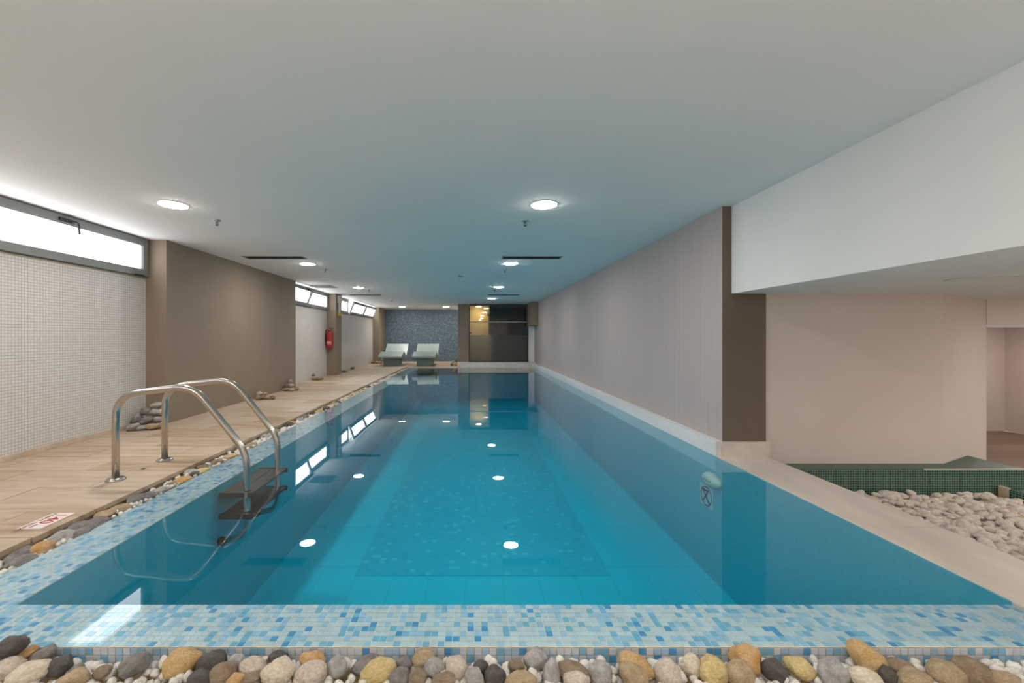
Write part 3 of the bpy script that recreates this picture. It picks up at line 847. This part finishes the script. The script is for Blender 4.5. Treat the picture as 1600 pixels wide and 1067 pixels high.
for zz in (-0.055, -0.20):
    tr = empty('tread', lp(-1.585, 3.153, zz)); tr.parent = lad
    for k in range(2):
        bm = bmesh.new(); bbox(bm, -0.108 + k * 0.11, -0.003 + k * 0.11, -0.262, 0.262, -0.018, 0); obj('slat', bm, M['tread'], tr, False, 0.004)
    for s in (-1, 1):
        bm = bmesh.new(); bbox(bm, -0.112, 0.112, s * 0.272 - 0.01, s * 0.272 + 0.01, -0.03, 0.004); obj('end_cap', bm, M['black'], tr, False, 0.003)
tag(lad, 'polished steel pool ladder with two curved rails and dark treads', 'pool ladder')

# ------------------------------------------------------------------ depth sign on the deck
sg = empty('depth_sign', (-2.246, 2.265, DZ + 0.0007))
box('plate', -0.060, 0.060, -0.097, 0.097, 0, 0.006, M['sign_white'], sg, bevel=0.001)
def text(body, size, loc, mat, name):
    cu = bpy.data.curves.new(name, 'FONT'); cu.body = body; cu.size = size; cu.align_x = 'LEFT'; cu.extrude = 0.0003; cu.offset = 0.0006
    t = bpy.data.objects.new(name, cu); COL.objects.link(t)
    bpy.context.view_layer.update()
    me = bpy.data.meshes.new_from_object(t.evaluated_get(bpy.context.evaluated_depsgraph_get()))
    bpy.data.objects.remove(t)
    me.name = name; me.materials.clear()
    o = link(name, me, mat, sg)
    o.rotation_euler.z = -math.pi / 2; o.location = loc
    w = o.dimensions.x
    return o
text('140', 0.086, (-0.014, 0.085, 0.0065), M['sign_red'], 'number')
text('cm', 0.034, (-0.014, -0.048, 0.0065), M['sign_grey'], 'unit')
text('ΒΑΘΟΣ ΠΙΣΙΝΑΣ', 0.0285, (-0.048, 0.088, 0.0065), M['sign_grey'], 'caption')
tag(sg, 'white depth sign with red 140 lettering lying at the deck edge', 'sign')

# ------------------------------------------------------------------ loungers
def lounger(cx, fy, label):
    t = empty('heated_lounger', (cx, fy, DZ))
    # side profile (y from foot end, z): upper surface
    top = [(0.0, 0.30), (0.03, 0.345), (0.12, 0.375), (0.30, 0.43), (0.48, 0.465), (0.58, 0.465), (0.70, 0.42), (0.84, 0.345), (0.96, 0.315), (1.06, 0.345), (1.20, 0.45), (1.45, 0.66), (1.52, 0.715)]
    bot = [(1.56, 0.69), (1.50, 0.62), (1.26, 0.40), (1.10, 0.27), (0.96, 0.215), (0.80, 0.215), (0.40, 0.23), (0.12, 0.25), (0.02, 0.265)]
    w = 0.39
    def prism(name, prof, w, mat, faces_top=None):
        bm = bmesh.new()
        a = [bm.verts.new((-w, y, z)) for y, z in prof]; b = [bm.verts.new((w, y, z)) for y, z in prof]
        n = len(prof)
        for i in range(n):
            f = bm.faces.new((a[i], a[(i + 1) % n], b[(i + 1) % n], b[i]))
            f.material_index = 0
        f = bm.faces.new(a); f.material_index = 1
        f = bm.faces.new(b[::-1]); f.material_index = 1
        bmesh.ops.recalc_face_normals(bm, faces=bm.faces[:])
        return obj(name, bm, mat, t)
    prism('seat', top + bot, w, [M['lounger_top'], M['lounger_base']])
    bm = bmesh.new(); bbox(bm, -0.25, 0.25, 0.16, 1.0, 0, 0.26); obj('base', bm, M['lounger_base'], t, False, 0.008)
    tag(t, label, 'lounger', 'heated mosaic loungers')
lounger(-2.67, 14.05, 'pale green mosaic lounger on a block base beside the taupe corner pier')
lounger(-1.56, 14.05, 'pale green mosaic lounger on a block base beside the glass room wall')

# ------------------------------------------------------------------ fire extinguisher, wall box
fe = empty('fire_extinguisher', (-3.555, 10.73, 0.71))
bm = bmesh.new(); lathe(bm, [(0.070, 0.0), (0.082, 0.012), (0.085, 0.03), (0.085, 0.37), (0.078, 0.41), (0.055, 0.435), (0.026, 0.447), (0.022, 0.46)], (0, 0, 0), 24); obj('cylinder', bm, M['red'], fe, True)
bm = bmesh.new(); lathe(bm, [(0.024, 0.46), (0.024, 0.485), (0.012, 0.49)], (0, 0, 0), 16); obj('valve', bm, M['steel'], fe, True)
bm = bmesh.new(); bbox(bm, -0.02, 0.10, -0.012, 0.012, 0.495, 0.507); bbox(bm, -0.02, 0.09, -0.012, 0.012, 0.470, 0.480); obj('handle', bm, M['black'], fe)
bm = bmesh.new(); tube(bm, fillet([V(-0.02, 0, 0.47), V(-0.105, 0, 0.46), V(-0.105, -0.02, 0.10)], 0.05), 0.011, 10, V(0, 1, 0)); obj('hose', bm, M['black'], fe, True)
bm = bmesh.new()
for k in range(8):
    a0, a1 = -2.36 + k * 0.1963, -2.36 + (k + 1) * 0.1963
    quad(bm, [(0.0862 * math.cos(a0), 0.0862 * math.sin(a0), 0.10), (0.0862 * math.cos(a1), 0.0862 * math.sin(a1), 0.10), (0.0862 * math.cos(a1), 0.0862 * math.sin(a1), 0.17), (0.0862 * math.cos(a0), 0.0862 * math.sin(a0), 0.17)])
obj('label_band', bm, M['label_paper'], fe)
bm = bmesh.new(); bbox(bm, -0.03, 0.03, 0.06, 0.10, 0.25, 0.30); obj('bracket', bm, M['black'], fe)
tag(fe, 'red fire extinguisher hung on the narrow taupe pillar', 'extinguisher')
wb = empty('wall_box', (PL, 11.07, 1.60))
bm = bmesh.new(); bbox(bm, 0.0, 0.055, -0.11, 0.09, 0.26, 0.46); obj('case', bm, M['white_plastic'], wb, False, 0.006)
bm = bmesh.new(); lathe(bm, [(0.02, 0.055), (0.02, 0.06), (0.0005, 0.061)], (0, -0.06, 0.30), 14, 'X'); obj('button', bm, M['black'], wb)
bm = bmesh.new(); bbox(bm, 0.0, 0.03, -0.03, 0.05, 0.02, 0.26); obj('conduit', bm, M['white_plastic'], wb)
bm = bmesh.new(); bbox(bm, 0.0, 0.05, -0.06, 0.08, -0.06, 0.02); obj('socket', bm, M['yellow'], wb, False, 0.005)
tag(wb, 'small white wall box with conduit and yellow socket on the narrow taupe pillar', 'wall box')

# ------------------------------------------------------------------ stones
def stone_shape(seed, sub, amp, freq, facet=0.0):
    bm = bmesh.new(); bmesh.ops.create_icosphere(bm, subdivisions=sub, radius=1.0)
    rr = random.Random(seed); off = V(rr.uniform(-50, 50), rr.uniform(-50, 50), rr.uniform(-50, 50))
    cuts = [(V(rr.gauss(0, 1), rr.gauss(0, 1), rr.gauss(0, 1)).normalized(), rr.uniform(0.62, 0.9)) for _ in range(7)] if facet else []
    for v in bm.verts:
        d = v.co.normalized()
        r = 1 + amp * noise.noise(d * freq + off) + amp * 0.35 * noise.noise(d * freq * 2.7 + off)
        for n, h in cuts:
            k = d.dot(n)
            if k > 0.05: r = r * (1 - facet) + facet * min(r, h / k)
        v.co = d * r
    # bring the shape back to a unit box so that sizes are exact
    for ax in range(3):
        lo = min(v.co[ax] for v in bm.verts); hi = max(v.co[ax] for v in bm.verts)
        for v in bm.verts: v.co[ax] = (v.co[ax] - (lo + hi) / 2) * 2 / (hi - lo)
    me = bpy.data.meshes.new('stone'); bm.to_mesh(me); bm.free()
    for p in me.polygons: p.use_smooth = True
    me.materials.append(ST['grey'])
    return me
BIG = [stone_shape(s, 3, 0.30, 1.1, 0.45 if s % 3 == 0 else 0.15) for s in range(10)]
CHIP = [stone_shape(50 + s, 2, 0.35, 1.2, 0.6) for s in range(8)]

def stone(name, me, loc, size, rot, col, label, cat, group):
    o = bpy.data.objects.new(name, me); COL.objects.link(o)
    o.location = loc; o.scale = size; o.rotation_euler = rot
    o.material_slots[0].link = 'OBJECT'; o.material_slots[0].material = ST[col]
    return tag(o, label, cat, group)

FB = -0.105      # bottom of the front strip
front = [  # x, y, w, h in px, tilt, colour
 (14, 1012, 66, 34, 25, 'dark'), (37, 1023, 44, 20, 18, 'amber'), (68, 1024, 54, 24, 28, 'grey'), (13, 1046, 58, 38, 15, 'beige'), (45, 1050, 68, 34, 15, 'cream'),
 (94, 1041, 42, 32, 25, 'dark'), (114, 1061, 52, 26, 10, 'tan'), (208, 1040, 62, 34, 28, 'grey'), (118, 1046, 26, 14, 30, 'grey'), (160, 1049, 30, 18, 20, 'brown'),
 (285, 1034, 64, 46, 15, 'ochre'), (330, 1035, 50, 32, 10, 'dark'), (370, 1034, 34, 20, 5, 'light grey'), (396, 1043, 46, 34, -5, 'beige'), (435, 1026, 36, 20, 0, 'dark'),
 (434, 1049, 54, 38, 5, 'cream'), (490, 1030, 48, 24, -10, 'amber'), (484, 1055, 56, 36, 12, 'beige'), (348, 1054, 42, 38, 0, 'brown'), (314, 1059, 40, 26, 5, 'dark'),
 (368, 1062, 34, 20, 30, 'amber'), (390, 1060, 32, 16, 0, 'brown'), (527, 1043, 36, 34, 40, 'light grey'), (571, 1037, 48, 24, 25, 'grey'), (590, 1046, 64, 34, 18, 'yellow'),
 (630, 1038, 30, 24, 0, 'grey'), (663, 1031, 44, 36, 0, 'tan'), (678, 1044, 34, 32, -20, 'light grey'), (624, 1058, 36, 30, 0, 'grey'), (652, 1057, 32, 28, 10, 'brown'),
 (715, 1044, 44, 36, -10, 'beige'), (693, 1063, 38, 20, 5, 'brown'), (741, 1060, 32, 30, 0, 'light grey'), (752, 1043, 28, 24, 0, 'dark'), (773, 1056, 38, 36, 0, 'dark'),
 (836, 1029, 42, 34, 0, 'light grey'), (862, 1051, 28, 46, 0, 'light grey'), (895, 1050, 58, 22, -10, 'brown'), (938, 1052, 40, 42, 0, 'light grey'), (813, 1061, 54, 24, 5, 'tan'),
 (903, 1063, 44, 26, 0, 'beige'), (994, 1040, 64, 36, -35, 'ochre'), (990, 1057, 48, 36, -25, 'tan'), (807, 1039, 28, 18, 0, 'brown'), (1044, 1051, 44, 48, 0, 'beige'),
 (1080, 1039, 36, 40, -20, 'cream'), (1114, 1048, 48, 46, 0, 'yellow'), (1157, 1053, 42, 42, -40, 'tan'), (1167, 1030, 48, 52, -25, 'amber'), (1210, 1046, 44, 34, -25, 'dark'),
 (1253, 1045, 48, 32, -15, 'yellow'), (1300, 1051, 44, 44, 0, 'light grey'), (1353, 1029, 60, 44, -35, 'ochre'), (1352, 1060, 52, 32, -5, 'cream'), (1410, 1042, 52, 24, -10, 'brown'),
 (1428, 1061, 58, 28, 0, 'tan'), (1480, 1053, 62, 40, -20, 'tan'), (1520, 1051, 62, 44, -30, 'brown'), (1570, 1063, 52, 26, -5, 'tan'), (1385, 1053, 28, 28, 0, 'dark')]
placed = []
word = {'ochre': 'ochre', 'amber': 'amber brown', 'yellow': 'smooth yellowish', 'tan': 'tan', 'brown': 'brown', 'cream': 'cream', 'beige': 'pinkish beige', 'grey': 'mid grey', 'light grey': 'pale grey', 'dark': 'charcoal dark'}
for i, (x, y, w, h, a, col) in enumerate(front):
    s = 1.24 / F
    rx, rz = w * s / 2, h * s / 2
    ry = min(0.9 * (rx + rz) / 2, 0.052)
    p = px(x, y, -0.025)
    yy = min(p.y, RY0 - 0.004 - ry)
    z = 1 - (y - VY) * yy / F
    X = (x - VX) * yy / F
    size = 'big' if w * h > 1700 else ('middling' if w * h > 1050 else 'small')
    lab = f'{size} {word[col]} river stone in the pebble strip before the mosaic pool edge'
    stone('river_stone', BIG[i % len(BIG)], (X, yy, z), (rx, ry, rz), (R.uniform(-0.2, 0.2), -math.radians(a), R.uniform(-0.25, 0.25)), col, lab, 'stone', lab)
    placed.append((X, yy, max(rx, ry), rx, rz, z))

# white chips between them: 300 single ones, the rest joined
def joined(name, items, mat, label, cat):
    import array
    vs, fs = [], []
    base = {}
    for me in CHIP:
        base[me.name] = ([v.co.copy() for v in me.vertices], [tuple(p.vertices) for p in me.polygons])
    for me, loc, size, rot in items:
        mt = Matrix.LocRotScale(Vector(loc), Matrix.Rotation(rot[2], 3, 'Z') @ Matrix.Rotation(rot[1], 3, 'Y') @ Matrix.Rotation(rot[0], 3, 'X'), Vector(size))
        n0 = len(vs); bv, bf = base[me.name]
        vs.extend([mt @ v for v in bv]); fs.extend([tuple(i + n0 for i in f) for f in bf])
    me = bpy.data.meshes.new(name); me.from_pydata(vs, [], fs)
    o = link(name, me, mat, None, True)
    return tag(o, label, cat, None, 'stuff')

def covered(x, y, z):
    for (X, Y, r, rx, rz, Z) in placed:
        if abs(x - X) < rx * 0.75 and y > Y - 0.02 and y < Y + 0.012 and z < Z + rz * 0.6: return True
    return False
cand = []
n = 0
while len(cand) < 300 and n < 5000:
    n += 1
    x = R.uniform(-1.46, 1.78); r_ = R.uniform(0.010, 0.018)
    yy = R.uniform(1.27, RY0 - r_ - 0.003)
    z = -0.052 + R.uniform(-0.010, 0.016)
    if any((x - a) ** 2 + (yy - b) ** 2 < (r_ + c_) ** 2 * 0.45 for a, b, c_ in [(q[0], q[1], q[2]) for q in cand]) or covered(x, yy, z): continue
    cand.append((x, yy, r_, z))
for x, yy, r_, z in cand:
    stone('marble_chip', R.choice(CHIP), (x, yy, z), (r_ * R.uniform(0.8, 1.15), r_ * 0.95, r_ * R.uniform(0.7, 1.15)), (R.uniform(-0.4, 0.4), R.uniform(-0.6, 0.6), R.uniform(0, 6.28)), 'white',
          'small white marble chip lying among the river stones before the mosaic pool edge', 'stone', 'white chips in the front pebble strip')
items = []
for k in range(2600):
    r_ = R.uniform(0.011, 0.019); x = R.uniform(-2.1, 2.03); yy = R.uniform(1.0, RY0 - 0.02)
    items.append((R.choice(CHIP), (x, yy, R.uniform(-0.085, -0.058) + (0.016 if yy > 1.32 else 0)), (r_, r_, r_ * 0.85), (R.uniform(-1, 1), R.uniform(-1, 1), R.uniform(0, 6.28))))
joined('white_chips', items, ST['white'], 'bed of small white marble chips under the front river stones', 'gravel')

# channel along the deck
bm = bmesh.new(); bbox(bm, DX - 0.012, RX0 + 0.004, 0.9, PY1, -0.25, -0.085)
struct(obj('floor_channel', bm, M['concrete']), 'sandy channel bed between deck and pool rim', 'floor')
ch = [(20, 861, 46, 22, 5, 'grey'), (32, 872, 38, 18, 8, 'grey'), (64, 853, 34, 26, 20, 'amber'), (100, 834, 36, 24, 10, 'light grey'), (115, 820, 34, 13, 8, 'grey'), (127, 827, 28, 12, 15, 'grey'),
      (150, 813, 38, 17, 5, 'grey'), (160, 800, 30, 12, 5, 'tan'), (188, 790, 28, 11, 5, 'tan'), (209, 777, 32, 15, 8, 'grey'), (233, 771, 24, 12, 10, 'grey'), (252, 763, 20, 11, 15, 'light grey'),
      (267, 754, 12, 8, 0, 'brown'), (286, 747, 28, 13, 12, 'amber'), (298, 736, 24, 11, 8, 'light grey'), (304, 738, 14, 9, 8, 'dark'), (316, 733, 22, 9, 12, 'yellow'), (313, 727, 18, 8, 0, 'brown'),
      (339, 719, 20, 10, 0, 'brown'), (360, 711, 24, 8, 8, 'ochre'), (393, 693, 26, 10, 8, 'tan'), (412, 680, 16, 10, 20, 'light grey'), (430, 673, 20, 11, 10, 'tan'), (443, 662, 24, 13, 12, 'dark'),
      (456, 660, 14, 8, 0, 'ochre'), (465, 654, 14, 8, 0, 'light grey'), (474, 650, 14, 8, 0, 'grey'), (488, 645, 10, 8, 0, 'dark'), (496, 643, 10, 7, 0, 'yellow'), (509, 637, 15, 8, 10, 'dark'),
      (519, 631, 10, 6, 0, 'ochre'), (528, 627, 13, 6, 5, 'dark'), (541, 620, 14, 6, 5, 'cream'), (553, 614, 14, 6, 5, 'yellow'), (565, 609, 14, 5, 5, 'brown')]
chan = []
for i, (x, y, w, h, a, col) in enumerate(ch):
    p = px(x, y, 0.0); s = p.y / F
    rx, rz = min(w * s / 2, 0.07), min(h * s / 2, 0.042)
    X = min(max(p.x, DX + 0.012 + 0.030), RX0 - 0.035)
    Z = -0.006 - rz * 0.35
    lab = f'{word[col]} river stone in the pebble channel along the deck edge'
    ry = min(rx, 0.058)
    stone('river_stone', BIG[(i * 3) % len(BIG)], (X, p.y, Z), (min(rx, 0.05), rx * 1.1, rz), (0, -math.radians(a) * 0.5, R.uniform(-0.5, 0.5)), col, lab, 'stone', lab)
    chan.append((X, p.y))
# further small stones down the far channel
yv = 5.6
cols = ['tan', 'cream', 'brown', 'grey', 'dark', 'light grey', 'ochre', 'beige', 'yellow']
while yv < 13.6:
    if all(abs(yv - b) > 0.07 for a, b in chan):
        col = R.choice(cols); r_ = R.uniform(0.035, 0.055)
        lab = f'{word[col]} river stone in the pebble channel along the deck edge'
        stone('river_stone', R.choice(BIG), (R.uniform(-2.085, -2.03), yv, R.uniform(-0.035, -0.018)), (r_, r_ * 1.2, r_ * 0.75), (0, 0, R.uniform(0, 3)), col, lab, 'stone', lab)
    yv += R.uniform(0.09, 0.15)
items = []
for k in range(2600):
    r_ = R.uniform(0.009, 0.016); x = R.uniform(DX + 0.006, RX0 - 0.014); yy = R.uniform(0.95, PY1 - 0.03)
    items.append((R.choice(CHIP), (x, yy, R.uniform(-0.035, -0.014)), (r_, r_, r_ * 0.9), (R.uniform(-1, 1), R.uniform(-1, 1), R.uniform(0, 6.28))))
for k in range(1500):
    r_ = 0.02; items.append((R.choice(CHIP), (R.uniform(DX + 0.012, RX0 - 0.012), R.uniform(0.95, PY1 - 0.03), -0.06), (r_, r_, r_), (0, 0, R.uniform(0, 6))))
joined('channel_chips', items, ST['white'], 'small white marble chips filling the channel along the deck edge', 'gravel')

# piles of stones along the left wall: (x, y of the foot in px, spread px, number, size px, colours, place)
def pile(name_place, stones):
    for i, (x, y, w, h, a, lift, col) in enumerate(stones):
        p = px(x, y, DZ)                    # foot of the stone on the deck
        s = p.y / F
        rx, rz = w * s / 2, h * s / 2
        X = max(p.x, (PL if 4.806 < p.y < 8.35 or 10.8 < p.y < 11.3 or p.y > 15.9 else WL) + rx * 0.9 + 0.01)
        lab = f'{word[col]} stone in the pile {name_place}'
        stone('pile_stone', BIG[(i * 7 + 1) % len(BIG)], (X, p.y, DZ + rz + lift), (rx, rx * 0.85, rz), (0, -math.radians(a), R.uniform(-0.4, 0.4)), col, lab, 'stone', lab)
pile('by the white mosaic wall and broad pier', [
    (208, 673, 20, 11, 25, 0, 'light grey'), (220, 672, 18, 8, 8, 0, 'light grey'), (238, 671, 22, 10, 5, 0, 'tan'), (252, 669, 16, 9, 0, 0, 'tan'),
    (207, 668, 18, 11, 20, 0.05, 'grey'), (228, 670, 22, 11, 20, 0.055, 'grey'), (246, 668, 14, 9, 0, 0.06, 'light grey'), (216, 668, 12, 11, 15, 0.075, 'light grey'),
    (227, 668, 16, 13, 0, 0.13, 'grey'), (241, 667, 16, 10, 5, 0.13, 'light grey'), (252, 666, 12, 10, 0, 0.12, 'beige'), (243, 666, 18, 9, 12, 0.20, 'light grey')])
pile('at the foot of the broad taupe pier', [
    (403, 625, 8, 8, 30, 0, 'tan'), (409, 624, 12, 7, 10, 0, 'brown'), (418, 624, 10, 7, 0, 0, 'tan'), (426, 624, 9, 6, 0, 0, 'brown'), (406, 623, 9, 7, 20, 0.05, 'beige'), (414, 623, 8, 6, 0, 0.05, 'tan')])
pile('before the broad pier corner by the two sash window', [
    (447, 611, 10, 5, 0, 0, 'tan'), (456, 611, 9, 5, 0, 0, 'beige'), (463, 610, 9, 6, 0, 0, 'tan'), (448, 610, 9, 6, 10, 0.05, 'brown'), (455, 609, 9, 5, 0, 0.06, 'beige'), (451, 608, 8, 5, 0, 0.12, 'light grey')])
pile('under the two sash window', [(490, 594, 6, 5, 0, 0, 'tan'), (497, 594, 9, 5, 0, 0, 'brown'), (503, 593, 6, 4, 0, 0, 'tan'), (490, 593, 5, 5, 40, 0.06, 'grey')])
pile('beside the narrow taupe pillar', [(537, 582, 7, 4, 0, 0, 'grey'), (541, 581, 5, 4, 0, 0, 'light grey')])
pile('under the three sash window', [(551, 577, 7, 4, 0, 0, 'grey')])
pile('in the corner beside the taupe corner pier', [(583, 568, 6, 4, 0, 0, 'brown'), (589, 568, 6, 4, 0, 0, 'tan'), (595, 568, 6, 4, 0, 0, 'beige'), (584, 567, 5, 4, 0, 0.07, 'dark'), (590, 567, 6, 4, 0, 0.07, 'brown')])
pile('at the foot of the glass room wall', [(706, 572, 5, 5, 0, 0, 'brown'), (712, 572, 5, 5, 0, 0, 'tan'), (708, 571, 4, 4, 0, 0.08, 'beige'), (713, 571, 4, 5, 0, 0.09, 'brown'), (713, 571, 3, 4, 0, 0.18, 'tan')])

# ------------------------------------------------------------------ green ledge and gravel on the right
bm = bmesh.new()
bbox(bm, 2.452, 4.47, 3.45, 3.6, -0.75, -0.07)
# triangular part behind, following the angled wall
tri = [(3.985, 3.60), (4.47, 3.60), (4.47, 3.845)]
a = [bm.verts.new((x, y, -0.75)) for x, y in tri]; b = [bm.verts.new((x, y, -0.07)) for x, y in tri]
bm.faces.new(b); bm.faces.new(a[::-1])
for i in range(3): bm.faces.new((a[i], a[(i + 1) % 3], b[(i + 1) % 3], b[i]))
bmesh.ops.recalc_face_normals(bm, faces=bm.faces[:])
for f in bm.faces:
    f.material_index = 1 if f.normal.z > 0.5 else (2 if abs(f.normal.x) > 0.7 else 0)
led = obj('wall_ledge', bm, [M['green_mosaic'], M['green_mosaic_top'], M['green_mosaic_side']])
struct(led, 'low dark green mosaic ledge wall behind the white gravel', 'wall')
box('edge_strip', 3.66, 4.472, 3.444, 3.452, -0.076, -0.068, M['marble'], led)
bm = bmesh.new(); bbox(bm, 4.26, 4.47, 0.2, 3.38, -0.75, -0.21)
for f in bm.faces:
    f.normal_update(); f.material_index = 1 if f.normal.z > 0.5 else (2 if abs(f.normal.x) > 0.7 else 0)
led2 = obj('wall_ledge', bm, [M['green_mosaic'], M['green_mosaic_top'], M['green_mosaic_side']])
struct(led2, 'low green mosaic kerb at the outer side of the white gravel', 'wall')
box('corner_block', 4.245, 4.275, 3.38, 3.44, -0.45, -0.20, M['beige_stone'], led2)
bm = bmesh.new(); bbox(bm, 2.45, 4.26, 0.2, 3.45, -0.8, -0.31)
struct(obj('floor_gravel', bm, M['concrete']), 'bed under the white gravel between coping and green ledge', 'floor')
cnt = 0; tries = 0; pts = []
while cnt < 300 and tries < 20000:
    tries += 1
    y = R.uniform(1.9, 3.40); x = R.uniform(2.60, 4.20)
    r_ = R.choice([R.uniform(0.02, 0.03), R.uniform(0.03, 0.055)])
    if (x * F / y + VX) > 1640 or (x - 2.453) < 0.25 * (2.453 / y) * 0.9: continue
    if any((x - a) ** 2 + (y - b) ** 2 < (r_ + c_) ** 2 * 0.42 for a, b, c_ in pts): continue
    pts.append((x, y, r_)); cnt += 1
    stone('gravel_stone', R.choice(CHIP), (x, y, -0.258 + R.uniform(-0.02, 0.02)), (r_ * R.uniform(0.85, 1.3), r_, r_ * R.uniform(0.5, 0.8)), (R.uniform(-0.4, 0.4), R.uniform(-0.4, 0.4), R.uniform(0, 6.28)), 'gravel',
          'white gravel stone in the bed before the green mosaic ledge', 'stone', 'white gravel stones before the green ledge')
items = []
for k in range(2800):
    r_ = R.uniform(0.022, 0.042); items.append((R.choice(CHIP), (R.uniform(2.50, 4.22), R.uniform(0.25, 3.41), R.uniform(-0.305, -0.275)), (r_, r_, r_ * 0.7), (R.uniform(-1, 1), R.uniform(-1, 1), R.uniform(0, 6.28))))
joined('gravel_bed', items, ST['gravel'], 'lower layer of white gravel in the bed beside the marble coping', 'gravel')
stone('mossy_stone', BIG[3], px(1597, 813, -0.245), (0.03, 0.03, 0.03), (0, 0, 0), 'yellow', 'small yellowish stone lying on the white gravel', 'stone', 'yellowish stone on the gravel')
